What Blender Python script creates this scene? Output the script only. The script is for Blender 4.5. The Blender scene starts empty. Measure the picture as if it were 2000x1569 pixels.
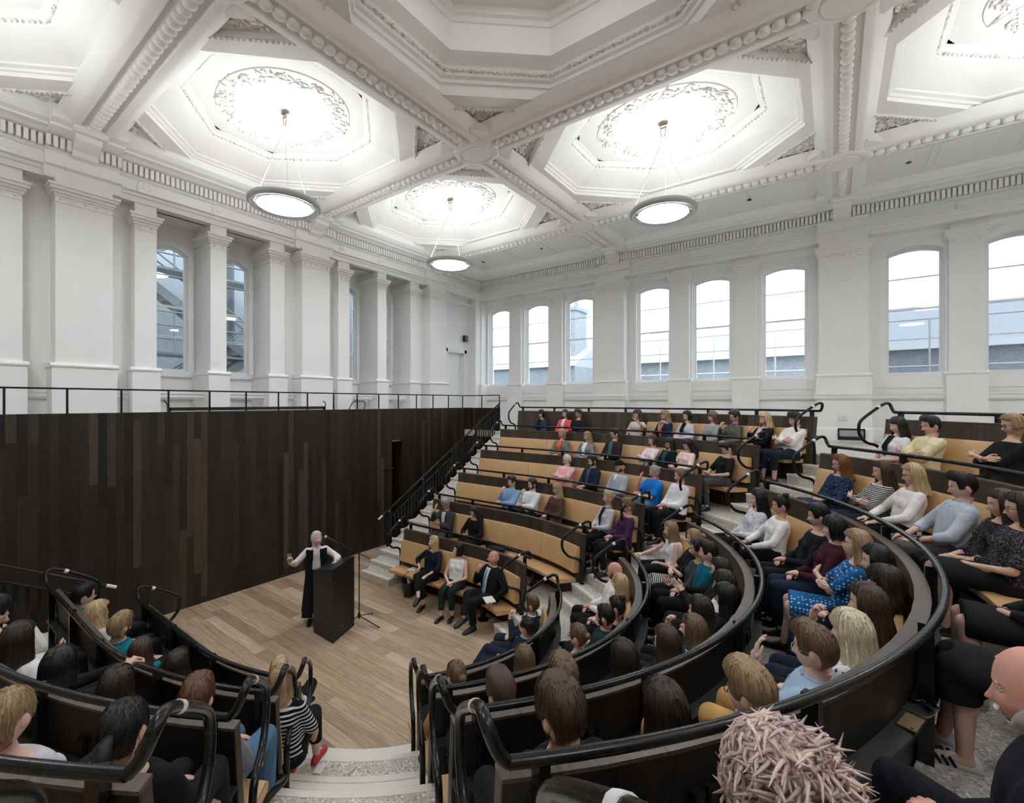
import bpy, math, random
import numpy as np
from mathutils import Vector, Matrix, Euler

SC = bpy.context.scene
COL = SC.collection
PI = math.pi
R = math.radians
random.seed(7)
rng = np.random.default_rng(7)

# ------------------------------------------------------------------ mesh builder
class MB:
    """collects verts / faces (+ uv in metres, material index) and links them as ONE mesh object"""
    def __init__(s):
        s.v = []; s.f = []; s.uv = []; s.m = []; s.n = 0
    def add(s, verts, faces, mi=0, uvs=None):
        b = s.n
        s.v.append(np.asarray(verts, float).reshape(-1, 3)); s.n += len(s.v[-1])
        for i, f in enumerate(faces):
            s.f.append(tuple(b + k for k in f)); s.m.append(mi)
            s.uv.append(None if uvs is None else uvs[i])
        return s
    def box(s, lo, hi, mi=0):
        x0, y0, z0 = lo; x1, y1, z1 = hi
        v = [(x0,y0,z0),(x1,y0,z0),(x1,y1,z0),(x0,y1,z0),(x0,y0,z1),(x1,y0,z1),(x1,y1,z1),(x0,y1,z1)]
        return s.add(v, [(0,3,2,1),(4,5,6,7),(0,1,5,4),(1,2,6,5),(2,3,7,6),(3,0,4,7)], mi)
    def obox(s, c, ax, ay, az, hx, hy, hz, mi=0):
        c = np.array(c, float); ax, ay, az = [np.array(a, float) for a in (ax, ay, az)]
        v = [c + sx*hx*ax + sy*hy*ay + sz*hz*az for sz in (-1,1) for sx, sy in ((-1,-1),(1,-1),(1,1),(-1,1))]
        return s.add(v, [(0,3,2,1),(4,5,6,7),(0,1,5,4),(1,2,6,5),(2,3,7,6),(3,0,4,7)], mi)
    def prism(s, poly, z0, z1, mi=0):
        n = len(poly)
        v = [(p[0],p[1],z0) for p in poly] + [(p[0],p[1],z1) for p in poly]
        return s.add(v, [tuple(range(n-1,-1,-1)), tuple(range(n,2*n))] + [(i,(i+1)%n,n+(i+1)%n,n+i) for i in range(n)], mi)
    def grid(s, P, cu=False, cv=False, mi=0, uv=None):
        P = np.asarray(P, float); a, b = P.shape[:2]
        F = []; U = []
        for i in range(a if cu else a-1):
            for j in range(b if cv else b-1):
                i2 = (i+1) % a; j2 = (j+1) % b
                F.append((i*b+j, i2*b+j, i2*b+j2, i*b+j2))
                if uv is not None:
                    U.append((uv[i][j], uv[i2 if i2 else i][j], uv[i2 if i2 else i][j2 if j2 else j], uv[i][j2 if j2 else j]))
        return s.add(P.reshape(-1,3), F, mi, U if uv is not None else None)
    def tube(s, path, r, n=10, mi=0, caps=True, closed=False):
        P = np.asarray(path, float); m = len(P)
        rr = np.full(m, r) if np.isscalar(r) else np.asarray(r, float)
        T = np.gradient(P, axis=0) if m > 2 else np.repeat([P[-1]-P[0]], m, 0)
        if closed: T = np.roll(P,-1,0) - np.roll(P,1,0)
        T /= np.linalg.norm(T, axis=1)[:,None] + 1e-12
        up = np.array([0,0,1.]) if abs(T[0][2]) < .9 else np.array([1.,0,0])
        N = np.cross(up, T[0]); N /= np.linalg.norm(N)
        rings = []
        for i in range(m):
            N = N - T[i]*N.dot(T[i]); N /= np.linalg.norm(N)
            B = np.cross(T[i], N)
            a = np.arange(n)*2*PI/n
            rings.append(P[i] + rr[i]*(np.cos(a)[:,None]*N + np.sin(a)[:,None]*B))
        b = s.n
        s.grid(np.array(rings), cu=closed, cv=True, mi=mi)
        if caps and not closed:
            s.f.append(tuple(b + k for k in range(n-1,-1,-1))); s.m.append(mi); s.uv.append(None)
            s.f.append(tuple(b + (m-1)*n + k for k in range(n))); s.m.append(mi); s.uv.append(None)
        return s
    def ball(s, c, r, nu=10, nv=6, mi=0, rot=None):
        c = np.array(c, float); r = np.array([r]*3 if np.isscalar(r) else r, float)
        th = np.linspace(0, PI, nv+1)[1:-1]; ph = np.arange(nu)*2*PI/nu
        P = np.array([[(math.sin(t)*math.cos(p), math.sin(t)*math.sin(p), math.cos(t)) for p in ph] for t in th]).reshape(-1,3)
        P = np.vstack([P, [[0,0,1],[0,0,-1]]])*r
        if rot is not None: P = P @ np.array(rot).T
        F = []
        for i in range(len(th)-1):
            for j in range(nu):
                F.append((i*nu+j, (i+1)*nu+j, (i+1)*nu+(j+1)%nu, i*nu+(j+1)%nu))
        top = len(P)-2; bot = len(P)-1; L = (len(th)-1)*nu
        for j in range(nu):
            F.append((top, j, (j+1)%nu)); F.append((bot, L+(j+1)%nu, L+j))
        return s.add(P + c, F, mi)
    def cap(s, p0, p1, r0, r1, n=12, mi=0):
        """tapered capsule"""
        p0 = np.array(p0, float); p1 = np.array(p1, float)
        d = p1-p0; L = np.linalg.norm(d) + 1e-9; d = d/L
        path = []; rad = []
        for a in (80, 50, 20): path.append(p0 - d*r0*math.sin(R(a))); rad.append(r0*math.cos(R(a)))
        for t in (0, .5, 1): path.append(p0 + (p1-p0)*t); rad.append(r0 + (r1-r0)*t)
        for a in (20, 50, 80): path.append(p1 + d*r1*math.sin(R(a))); rad.append(r1*math.cos(R(a)))
        return s.tube(path, rad, n, mi)
    def lathe(s, prof, c=(0,0,0), n=32, mi=0, sx=1, sy=1):
        a = np.arange(n)*2*PI/n
        P = np.array([[(c[0]+r*math.cos(t)*sx, c[1]+r*math.sin(t)*sy, c[2]+z) for t in a] for r, z in prof])
        return s.grid(P, cv=True, mi=mi)
    def arrays(s):
        return np.vstack(s.v)
    def build(s, name, mats, parent=None, org=(0,0,0), smooth=None, kind=None):
        me = bpy.data.meshes.new(name)
        V = np.vstack(s.v) - np.array(org, float)
        me.from_pydata(V.tolist(), [], s.f)
        for m in (mats if isinstance(mats, (list, tuple)) else [mats]): me.materials.append(m)
        me.polygons.foreach_set('material_index', s.m)
        # uv: given, or a box projection in metres
        lay = me.uv_layers.new(name='uv'); uv = np.zeros((len(me.loops), 2)); k = 0
        W = V + np.array(org, float)
        for f, u in zip(s.f, s.uv):
            if u is None:
                p = W[list(f)]; nrm = np.cross(p[1]-p[0], p[2]-p[0])
                if len(f) == 4: nrm = nrm + np.cross(p[2]-p[0], p[3]-p[0])
                a = int(np.argmax(np.abs(nrm)))
                u = p[:, [(1,2),(0,2),(0,1)][a]]
            uv[k:k+len(f)] = u; k += len(f)
        lay.data.foreach_set('uv', uv.ravel())
        if smooth is not None:
            me.polygons.foreach_set('use_smooth', [True]*len(s.f))
            if smooth < 180: me.set_sharp_from_angle(angle=R(smooth))
        me.update()
        o = bpy.data.objects.new(name, me); COL.objects.link(o)
        if parent is not None: o.parent = parent
        else: o.location = org
        if kind: o['kind'] = kind
        return o

def tag(o, label=None, cat=None, group=None, kind=None):
    if label: o['label'] = label
    if cat: o['category'] = cat
    if group: o['group'] = group
    if kind: o['kind'] = kind
    return o
def empty(name, loc, label, cat, group=None, rz=0):
    o = bpy.data.objects.new(name, None); COL.objects.link(o)
    o.empty_display_size = .1; o.location = loc; o.rotation_euler = (0,0,rz)
    return tag(o, label, cat, group)
def copy_part(src, parent, loc=None, rz=None):
    c = src.copy(); COL.objects.link(c); c.parent = parent
    if loc is not None: c.location = loc
    if rz is not None: c.rotation_euler = (0,0,rz)
    return c

# ------------------------------------------------------------------ materials
MATS = {}
class NT:
    def __init__(s, name):
        s.mat = bpy.data.materials.new(name); s.mat.use_nodes = True
        s.t = s.mat.node_tree; s.b = s.t.nodes['Principled BSDF']
    def n(s, typ, **kw):
        nd = s.t.nodes.new(typ)
        for k, v in kw.items():
            if k.startswith('_'): setattr(nd, k[1:], v)
            else:
                key = k.replace('__', ' ')
                nd.inputs[int(key[1:]) if key[0] == 'i' and key[1:].isdigit() else key].default_value = v
        return nd
    def l(s, a, b): s.t.links.new(a, b)
    def set(s, **kw):
        for k, v in kw.items(): s.b.inputs[k.replace('_', ' ')].default_value = v
def c4(c): return (c[0], c[1], c[2], 1)
def srgb(r, g, b):
    def f(x):
        x /= 255.; return x/12.92 if x <= .04045 else ((x+.055)/1.055)**2.4
    return (f(r), f(g), f(b))

def mat_plain(name, col, rough=.5, metal=0, spec=.5, bump=0, bscale=60):
    if name in MATS: return MATS[name]
    t = NT(name); t.set(Base_Color=c4(col), Roughness=rough, Metallic=metal)
    t.b.inputs['Specular IOR Level'].default_value = spec
    tc = t.n('ShaderNodeTexCoord'); nz = t.n('ShaderNodeTexNoise', Scale=bscale, Detail=3.)
    t.l(tc.outputs['Object'], nz.inputs['Vector'])
    mr = t.n('ShaderNodeMapRange', i3=max(rough-.06,.02), i4=min(rough+.06,1)); t.l(nz.outputs[0], mr.inputs[0]); t.l(mr.outputs[0], t.b.inputs['Roughness'])
    if bump:
        bp = t.n('ShaderNodeBump', Strength=bump, Distance=.01); t.l(nz.outputs[0], bp.inputs['Height']); t.l(bp.outputs[0], t.b.inputs['Normal'])
    MATS[name] = t.mat; return t.mat

def mat_planks(name, cols, w, length, rough=.5, axis='uv', along='v', bump=.3, grain=(60, 3), spec=.4):
    """boards: random tone per board, staggered ends, fine grain along the board, dark joint lines. uv in metres"""
    if name in MATS: return MATS[name]
    t = NT(name)
    tc = t.n('ShaderNodeTexCoord'); sep = t.n('ShaderNodeSeparateXYZ')
    t.l(tc.outputs['UV'] if axis == 'uv' else tc.outputs['Object'], sep.inputs[0])
    U, V = (sep.outputs[0], sep.outputs[1]) if along == 'v' else (sep.outputs[1], sep.outputs[0])
    def math_(op, a, b=None, c=None):
        nd = t.n('ShaderNodeMath', _operation=op)
        for i, x in enumerate((a, b, c)):
            if x is None: continue
            if isinstance(x, (int, float)): nd.inputs[i].default_value = x
            else: t.l(x, nd.inputs[i])
        return nd.outputs[0]
    cu = math_('DIVIDE', U, w); iu = math_('FLOOR', cu); fu = math_('FRACT', cu)
    wn = t.n('ShaderNodeTexWhiteNoise', _noise_dimensions='1D'); t.l(iu, wn.inputs['W'])
    cv = math_('ADD', math_('DIVIDE', V, length), math_('MULTIPLY', wn.outputs[0], 7.3)); iv = math_('FLOOR', cv); fv = math_('FRACT', cv)
    wn2 = t.n('ShaderNodeTexWhiteNoise', _noise_dimensions='2D'); cb = t.n('ShaderNodeCombineXYZ'); t.l(iu, cb.inputs[0]); t.l(iv, cb.inputs[1]); t.l(cb.outputs[0], wn2.inputs['Vector'])
    rp = t.n('ShaderNodeValToRGB'); e = rp.color_ramp
    while len(e.elements) < len(cols): e.elements.new(.5)
    for i, c in enumerate(cols): e.elements[i].position = i/(len(cols)-1); e.elements[i].color = c4(c)
    t.l(wn2.outputs[0], rp.inputs[0])
    gx = t.n('ShaderNodeCombineXYZ'); t.l(math_('MULTIPLY', U, grain[0]), gx.inputs[0]); t.l(math_('MULTIPLY', V, grain[1]), gx.inputs[1]); t.l(math_('MULTIPLY', wn2.outputs[0], 50.), gx.inputs[2])
    nz = t.n('ShaderNodeTexNoise', Scale=1., Detail=4., Roughness=.6); t.l(gx.outputs[0], nz.inputs['Vector'])
    gm = t.n('ShaderNodeMapRange', i1=.25, i2=.75, i3=.62, i4=1.3); t.l(nz.outputs[0], gm.inputs[0])
    mul = t.n('ShaderNodeMix', _data_type='RGBA', _blend_type='MULTIPLY'); mul.inputs[0].default_value = 1
    t.l(rp.outputs[0], mul.inputs[6]); t.l(gm.outputs[0], mul.inputs[7])
    # joints
    ju = math_('MINIMUM', fu, math_('SUBTRACT', 1., fu)); jv = math_('MULTIPLY', math_('MINIMUM', fv, math_('SUBTRACT', 1., fv)), length/w)
    j = t.n('ShaderNodeMapRange', i1=0., i2=.025, i3=.45, i4=1.); t.l(math_('MINIMUM', ju, jv), j.inputs[0])
    mul2 = t.n('ShaderNodeMix', _data_type='RGBA', _blend_type='MULTIPLY'); mul2.inputs[0].default_value = 1
    t.l(mul.outputs[2], mul2.inputs[6]); t.l(j.outputs[0], mul2.inputs[7]); t.l(mul2.outputs[2], t.b.inputs['Base Color'])
    rr = t.n('ShaderNodeMapRange', i3=rough-.08, i4=rough+.1); t.l(nz.outputs[0], rr.inputs[0]); t.l(rr.outputs[0], t.b.inputs['Roughness'])
    if bump:
        bp = t.n('ShaderNodeBump', Strength=bump, Distance=.004); t.l(j.outputs[0], bp.inputs['Height']); t.l(bp.outputs[0], t.b.inputs['Normal'])
    t.b.inputs['Specular IOR Level'].default_value = spec
    MATS[name] = t.mat; return t.mat

def mat_terrazzo(name, base):
    if name in MATS: return MATS[name]
    t = NT(name); tc = t.n('ShaderNodeTexCoord')
    v = t.n('ShaderNodeTexVoronoi', Scale=75.); t.l(tc.outputs['Object'], v.inputs['Vector'])
    rp = t.n('ShaderNodeValToRGB'); e = rp.color_ramp; e.interpolation = 'CONSTANT'
    for p, c in ((0., srgb(150,140,128)), (.10, base), (.52, [x*1.16 for x in base]), (.72, [x*.86 for x in base]), (.88, srgb(238,236,230))):
        if p == 0: e.elements[0].color = c4(c)
        elif p == .10: e.elements[1].position = p; e.elements[1].color = c4(c)
        else:
            x = e.elements.new(p); x.color = c4(c)
    sp = t.n('ShaderNodeSeparateXYZ'); t.l(v.outputs['Color'], sp.inputs[0]); t.l(sp.outputs[0], rp.inputs[0]); t.l(rp.outputs[0], t.b.inputs['Base Color'])
    t.set(Roughness=.38); MATS[name] = t.mat; return t.mat

def mat_leather(name, col):
    """tan upholstery with a stitched seam every 1.55 m along the bench (uv.x in metres)"""
    if name in MATS: return MATS[name]
    t = NT(name); tc = t.n('ShaderNodeTexCoord'); sp = t.n('ShaderNodeSeparateXYZ'); t.l(tc.outputs['UV'], sp.inputs[0])
    d = t.n('ShaderNodeMath', _operation='DIVIDE'); t.l(sp.outputs[0], d.inputs[0]); d.inputs[1].default_value = 1.55
    fr = t.n('ShaderNodeMath', _operation='FRACT'); t.l(d.outputs[0], fr.inputs[0])
    pp = t.n('ShaderNodeMath', _operation='PINGPONG'); t.l(fr.outputs[0], pp.inputs[0]); pp.inputs[1].default_value = .5
    mr = t.n('ShaderNodeMapRange', i1=0., i2=.006, i3=.45, i4=1.); t.l(pp.outputs[0], mr.inputs[0])
    nz = t.n('ShaderNodeTexNoise', Scale=5., Detail=2.); t.l(tc.outputs['Object'], nz.inputs['Vector'])
    rp = t.n('ShaderNodeValToRGB'); rp.color_ramp.elements[0].color = c4([x*.86 for x in col]); rp.color_ramp.elements[1].color = c4([x*1.1 for x in col]); t.l(nz.outputs[0], rp.inputs[0])
    mx = t.n('ShaderNodeMix', _data_type='RGBA', _blend_type='MULTIPLY'); mx.inputs[0].default_value = 1; t.l(rp.outputs[0], mx.inputs[6]); t.l(mr.outputs[0], mx.inputs[7]); t.l(mx.outputs[2], t.b.inputs['Base Color'])
    bp = t.n('ShaderNodeBump', Strength=.6, Distance=.01); t.l(mr.outputs[0], bp.inputs['Height']); t.l(bp.outputs[0], t.b.inputs['Normal'])
    t.set(Roughness=.46); MATS[name] = t.mat; return t.mat

def mat_cloth(name, col, pat='plain', col2=(.8,.8,.8), scale=1., rough=.85):
    key = 'cloth_' + name
    if key in MATS: return MATS[key]
    t = NT(key); tc = t.n('ShaderNodeTexCoord'); O = tc.outputs['Object']
    nz = t.n('ShaderNodeTexNoise', Scale=9., Detail=3.); t.l(O, nz.inputs['Vector'])
    base = t.n('ShaderNodeRGB'); base.outputs[0].default_value = c4(col); out = base.outputs[0]
    fac = None
    if pat in ('stripe', 'vstripe'):
        sp = t.n('ShaderNodeSeparateXYZ'); t.l(O, sp.inputs[0])
        d = t.n('ShaderNodeMath', _operation='MULTIPLY'); t.l(sp.outputs[2 if pat == 'stripe' else 1], d.inputs[0]); d.inputs[1].default_value = 32*scale
        f = t.n('ShaderNodeMath', _operation='FRACT'); t.l(d.outputs[0], f.inputs[0])
        g = t.n('ShaderNodeMath', _operation='GREATER_THAN'); t.l(f.outputs[0], g.inputs[0]); g.inputs[1].default_value = .62; fac = g.outputs[0]
    elif pat in ('dots', 'floral', 'check'):
        v = t.n('ShaderNodeTexVoronoi', Scale=(34 if pat == 'dots' else 26)*scale); v.inputs['Randomness'].default_value = .35 if pat == 'dots' else 1.
        if pat == 'floral':
            n2 = t.n('ShaderNodeTexNoise', Scale=30.*scale); t.l(O, n2.inputs['Vector'])
            m3 = t.n('ShaderNodeMix', _data_type='RGBA'); m3.inputs[0].default_value = .12; t.l(O, m3.inputs[6]); t.l(n2.outputs[1], m3.inputs[7]); t.l(m3.outputs[2], v.inputs['Vector'])
        else: t.l(O, v.inputs['Vector'])
        g = t.n('ShaderNodeMath', _operation='LESS_THAN'); t.l(v.outputs['Distance'], g.inputs[0]); g.inputs[1].default_value = .3 if pat == 'dots' else .34; fac = g.outputs[0]
    if fac is not None:
        mx = t.n('ShaderNodeMix', _data_type='RGBA'); t.l(fac, mx.inputs[0]); t.l(out, mx.inputs[6]); mx.inputs[7].default_value = c4(col2); out = mx.outputs[2]
    mr = t.n('ShaderNodeMapRange', i1=.3, i2=.7, i3=.86, i4=1.12); t.l(nz.outputs[0], mr.inputs[0])
    m2 = t.n('ShaderNodeMix', _data_type='RGBA', _blend_type='MULTIPLY'); m2.inputs[0].default_value = 1; t.l(out, m2.inputs[6]); t.l(mr.outputs[0], m2.inputs[7]); t.l(m2.outputs[2], t.b.inputs['Base Color'])
    n3 = t.n('ShaderNodeTexNoise', Scale=11., Detail=1.5); t.l(O, n3.inputs['Vector']); n3.inputs['Distortion'].default_value = 1.2
    bp = t.n('ShaderNodeBump', Strength=.28, Distance=.03); t.l(n3.outputs[0], bp.inputs['Height']); t.l(bp.outputs[0], t.b.inputs['Normal'])
    t.set(Roughness=rough); t.b.inputs['Specular IOR Level'].default_value = .2
    MATS[key] = t.mat; return t.mat

def mat_hair(name, col, col2=None):
    key = 'hair_' + name
    if key in MATS: return MATS[key]
    t = NT(key); tc = t.n('ShaderNodeTexCoord'); U = tc.outputs['UV']
    mp = t.n('ShaderNodeMapping'); mp.inputs['Scale'].default_value = (26, 2.2, 1); t.l(U, mp.inputs[0])
    nz = t.n('ShaderNodeTexNoise', Scale=3., Detail=5., Roughness=.65); t.l(mp.outputs[0], nz.inputs['Vector'])
    rp = t.n('ShaderNodeValToRGB'); col2 = col2 or [min(1, x*1.7) for x in col]
    rp.color_ramp.elements[0].position = .33; rp.color_ramp.elements[1].position = .68
    rp.color_ramp.elements[0].color = c4([x*.55 for x in col]); rp.color_ramp.elements[1].color = c4(col2)
    t.l(nz.outputs[0], rp.inputs[0]); t.l(rp.outputs[0], t.b.inputs['Base Color'])
    bp = t.n('ShaderNodeBump', Strength=.7, Distance=.006); t.l(nz.outputs[0], bp.inputs['Height']); t.l(bp.outputs[0], t.b.inputs['Normal'])
    t.set(Roughness=.42); MATS[key] = t.mat; return t.mat

def mat_skin(name, col):
    key = 'skin_' + name
    if key in MATS: return MATS[key]
    t = NT(key); tc = t.n('ShaderNodeTexCoord')
    nz = t.n('ShaderNodeTexNoise', Scale=14., Detail=3.); t.l(tc.outputs['Object'], nz.inputs['Vector'])
    rp = t.n('ShaderNodeValToRGB'); rp.color_ramp.elements[0].position = .3; rp.color_ramp.elements[1].position = .7
    rp.color_ramp.elements[0].color = c4((col[0]*.96, col[1]*.86, col[2]*.84)); rp.color_ramp.elements[1].color = c4([x*1.05 for x in col])
    t.l(nz.outputs[0], rp.inputs[0]); t.l(rp.outputs[0], t.b.inputs['Base Color']); t.set(Roughness=.5)
    t.b.inputs['Specular IOR Level'].default_value = .35
    MATS[key] = t.mat; return t.mat

def mat_emit(name, col, strength):
    if name in MATS: return MATS[name]
    t = NT(name); t.set(Base_Color=(.8,.8,.8,1), Emission_Color=c4(col), Emission_Strength=strength)
    tc = t.n('ShaderNodeTexCoord'); g = t.n('ShaderNodeTexNoise', Scale=2.5); t.l(tc.outputs['Object'], g.inputs['Vector'])
    mr = t.n('ShaderNodeMapRange', i1=.3, i2=.7, i3=strength*.82, i4=strength*1.1); t.l(g.outputs[0], mr.inputs[0]); t.l(mr.outputs[0], t.b.inputs['Emission Strength'])
    MATS[name] = t.mat; return t.mat

def mat_glass(name, tint, amount):
    """window pane: mostly clear, a tint, and a mirror coat growing at grazing angles"""
    if name in MATS: return MATS[name]
    t = NT(name); t.t.nodes.remove(t.b)
    tr = t.n('ShaderNodeBsdfTransparent', Color=c4(tint)); gl = t.n('ShaderNodeBsdfGlossy', Roughness=.02)
    fr = t.n('ShaderNodeFresnel', IOR=1.45); ad = t.n('ShaderNodeMath', _operation='ADD'); t.l(fr.outputs[0], ad.inputs[0]); ad.inputs[1].default_value = amount
    mx = t.n('ShaderNodeMixShader'); t.l(ad.outputs[0], mx.inputs[0]); t.l(tr.outputs[0], mx.inputs[1]); t.l(gl.outputs[0], mx.inputs[2])
    t.l(mx.outputs[0], t.t.nodes['Material Output'].inputs[0]); MATS[name] = t.mat; return t.mat

def mat_ornament(name, col):
    if name in MATS: return MATS[name]
    t = NT(name); t.set(Base_Color=c4(col), Roughness=.7); tc = t.n('ShaderNodeTexCoord')
    nz = t.n('ShaderNodeTexNoise', Scale=7.); t.l(tc.outputs['Object'], nz.inputs['Vector'])
    mx = t.n('ShaderNodeMix', _data_type='RGBA'); mx.inputs[0].default_value = .06; t.l(tc.outputs['Object'], mx.inputs[6]); t.l(nz.outputs[1], mx.inputs[7])
    v = t.n('ShaderNodeTexVoronoi', Scale=12., _feature='SMOOTH_F1'); t.l(mx.outputs[2], v.inputs['Vector'])
    bp = t.n('ShaderNodeBump', Strength=1., Distance=.08); bp.invert = True; t.l(v.outputs['Distance'], bp.inputs['Height']); t.l(bp.outputs[0], t.b.inputs['Normal'])
    MATS[name] = t.mat; return t.mat

def mat_brick(name, c1, c2, mortar, scale=1.):
    if name in MATS: return MATS[name]
    t = NT(name); tc = t.n('ShaderNodeTexCoord')
    b = t.n('ShaderNodeTexBrick', Color1=c4(c1), Color2=c4(c2), Mortar=c4(mortar), Scale=4.*scale); t.l(tc.outputs['UV'], b.inputs['Vector'])
    t.l(b.outputs[0], t.b.inputs['Base Color']); t.set(Roughness=.9); MATS[name] = t.mat; return t.mat

PLASTER = mat_plain('white_plaster', (.86,.855,.845), .65, bump=.04, bscale=25)
PLASTER_C = mat_plain('ceiling_plaster', (.86,.845,.82), .7, bump=.04, bscale=25)
ORN = mat_ornament('plaster_scrollwork', (.82,.80,.765))
JOINERY = mat_plain('white_joinery', (.82,.82,.82), .4)
DARKWOOD = mat_planks('dark_wall_boards', [(.011,.008,.006),(.020,.0145,.010),(.032,.023,.0155),(.015,.011,.008),(.070,.049,.032)], .115, 2.6, rough=.5, spec=.35)
BENCHWOOD = mat_planks('bench_walnut', [(.034,.025,.018),(.058,.042,.030),(.075,.054,.038),(.048,.035,.025),(.10,.072,.05)], .14, 3.0, rough=.42)
BENCHBACK = mat_planks('bench_rear_boards', [(.010,.008,.007),(.016,.012,.009),(.013,.010,.008)], .22, 3.0, rough=.5)
CAPWOOD = mat_planks('walnut_edge', [(.085,.062,.05),(.12,.09,.072)], .4, 3.0, rough=.35, bump=0)
OAK = mat_planks('oak_floor', [(.33,.22,.135),(.50,.37,.25),(.40,.28,.175),(.62,.49,.36),(.45,.325,.21)], .185, 1.9, rough=.4, axis='obj', grain=(40, 2))
TERRAZZO = mat_terrazzo('terrazzo', srgb(196,190,180))
TERRAZZO_W = mat_plain('pale_nosing', srgb(226,221,211), .45)
LEATHER = mat_leather('tan_leather', srgb(208,168,120))
BLACKMETAL = mat_plain('black_metal', (.012,.0125,.0135), .26, .3)
LEDGE = mat_plain('charcoal_ledge', (.018,.018,.018), .5)
GREYMETAL = mat_plain('grey_metal', (.50,.505,.51), .42, .25)
BRASS = mat_plain('aged_brass', (.42,.36,.24), .4, .8)
BLACKPL = mat_plain('black_plastic', (.008,.008,.009), .4)
WHITEPL = mat_plain('white_plastic', (.75,.75,.75), .4)
PAPER = mat_plain('paper', (.82,.80,.77), .7)

# ------------------------------------------------------------------ seating plan (half-ellipse rings, metres)
X0, YC = 4.331, 5.608
CAMZ = 3.9
def AB(t): return 2.35 + .868*(t-1), 2.88 + 1.108*(t-1)
def RP(t, u):
    a, b = AB(t)
    if u < 0: return np.array([X0+a, YC - u*.05])
    if u > 180: return np.array([X0-a, YC + (u-180)*.05])
    return np.array([X0 + a*math.cos(R(u)), YC - b*math.sin(R(u))])
AD = np.array([-.612, -.791])                 # the near-left aisle climbs this way; the right aisle is its mirror image
AP = np.array([2.65, 3.70])
def aisle_u(t, side, off):
    """u where ring t meets the aisle edge; off in metres from the aisle axis (positive = towards the middle block)"""
    lo, hi = 91., 180.
    def f(u):
        p = RP(t, u)
        q = p - AP
        return q[0]*(-AD[1]) + q[1]*AD[0] - off
    for _ in range(40):
        m = .5*(lo+hi)
        if f(m) > 0: lo = m
        else: hi = m
    return m if side == 'L' else 180 - m
def urange(ua, ub, step=3.):
    pts = {ua, ub}
    for c in (0., 180.):
        if ua < c < ub: pts.add(c)
    x = math.ceil(ua/step)*step
    while x < ub:
        if 0 <= x <= 180: pts.add(x)
        x += step
    return sorted(pts)
def sweep(mb, sec, ua, ub, mi=0, step=3., t0=None):
    """sec: closed outline [(t, z)...] swept along the rings"""
    us = urange(ua, ub, step)
    P = np.array([[(*RP(t, u), z) for t, z in sec] for u in us])
    mid = P[:, 0, :2]; arc = np.concatenate([[0], np.cumsum(np.linalg.norm(np.diff(mid, axis=0), axis=1))])
    sl = [0]
    for i in range(len(sec)):
        a, b = sec[i], sec[(i+1) % len(sec)]; sl.append(sl[-1] + math.hypot((a[0]-b[0])*.95, a[1]-b[1]))
    n = len(sec); V = P.reshape(-1, 3); F = []; UV = []
    for i in range(len(us)-1):
        for j in range(n):
            j2 = (j+1) % n
            F.append((i*n+j, i*n+j2, (i+1)*n+j2, (i+1)*n+j))
            UV.append(((arc[i], sl[j]), (arc[i], sl[j+1]), (arc[i+1], sl[j+1]), (arc[i+1], sl[j])))
    F.append(tuple(range(n-1, -1, -1))); UV.append([(p[0], p[1]) for p in sec[::-1]])
    F.append(tuple((len(us)-1)*n + k for k in range(n))); UV.append([(p[0], p[1]) for p in sec])
    mb.add(V, F, mi, UV)
def bez(pts, n=6, r=.35):
    """polyline with rounded corners"""
    P = [np.array(p, float) for p in pts]; out = [P[0]]
    for i in range(1, len(P)-1):
        a = P[i] + (P[i-1]-P[i])*r; b = P[i] + (P[i+1]-P[i])*r
        for k in range(n+1):
            t = k/n; out.append((1-t)**2*a + 2*t*(1-t)*P[i] + t*t*b)
    out.append(P[-1]); return out
# ================================================================== camera, sky
cam = bpy.data.cameras.new('camera'); camo = bpy.data.objects.new('camera', cam); COL.objects.link(camo)
cam.sensor_fit = 'HORIZONTAL'; cam.sensor_width = 36; cam.lens = 36*877/2000; cam.shift_y = .00075; cam.clip_start = .05
HEAD = math.atan2(877, 628)                     # compass angle of the view from the stage-wall normal
camo.location = (0, 0, CAMZ); camo.rotation_euler = (PI/2, 0, -HEAD)
SC.camera = camo
wd = bpy.data.worlds.new('overcast_sky'); SC.world = wd; wd.use_nodes = True
bg = wd.node_tree.nodes['Background']; bg.inputs[0].default_value = (.86,.93,1,1); bg.inputs[1].default_value = .95

# ================================================================== floors, tiers and stairs
FRONT_Y, RIGHT_X, STAGE_Y = 11.02, 13.3, 9.97
LEFT_X, REAR_Y = -4.7, -6.0
def S(name, mb, mats, smooth=None): return mb.build(name, mats, smooth=smooth, kind='structure')

m = MB(); m.box((-4.7, -2, -.15), (11.4, 10.1, 0)); S('floor', m, OAK)
m = MB()
for k in range(2, 7):                            # row k stands .5 m above row k-1
    z = .5*(k-1)
    sec = [(k-1.06, 0), (k-.05, 0), (k-.05, z), (k-1.06, z)]
    sweep(m, sec, -39.8, 219.8)
S('floor_tiers', m, TERRAZZO)
m = MB()                                         # gallery slab at +3.0
us = urange(-39.8, 219.8)
inner = [RP(5.95, u) for u in us]; outer = []
for u in us:
    p = RP(5.95, u)
    if u <= 0: q = (RIGHT_X+.1, p[1])
    elif u >= 180: q = (LEFT_X-.1, p[1])
    else:
        d = p - np.array([X0, YC]); s_ = min((RIGHT_X+.1-X0)/abs(d[0]) if d[0] > 0 else (X0-LEFT_X+.1)/max(abs(d[0]),1e-6), (YC-REAR_Y+.1)/max(abs(d[1]),1e-6)); q = np.array([X0, YC]) + d*s_
    outer.append(q)
P = np.array([[(*a, 3.0), (*b, 3.0), (*b, 2.8), (*a, 2.6)] for a, b in zip(inner, outer)])
m.grid(P, cv=True)
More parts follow.
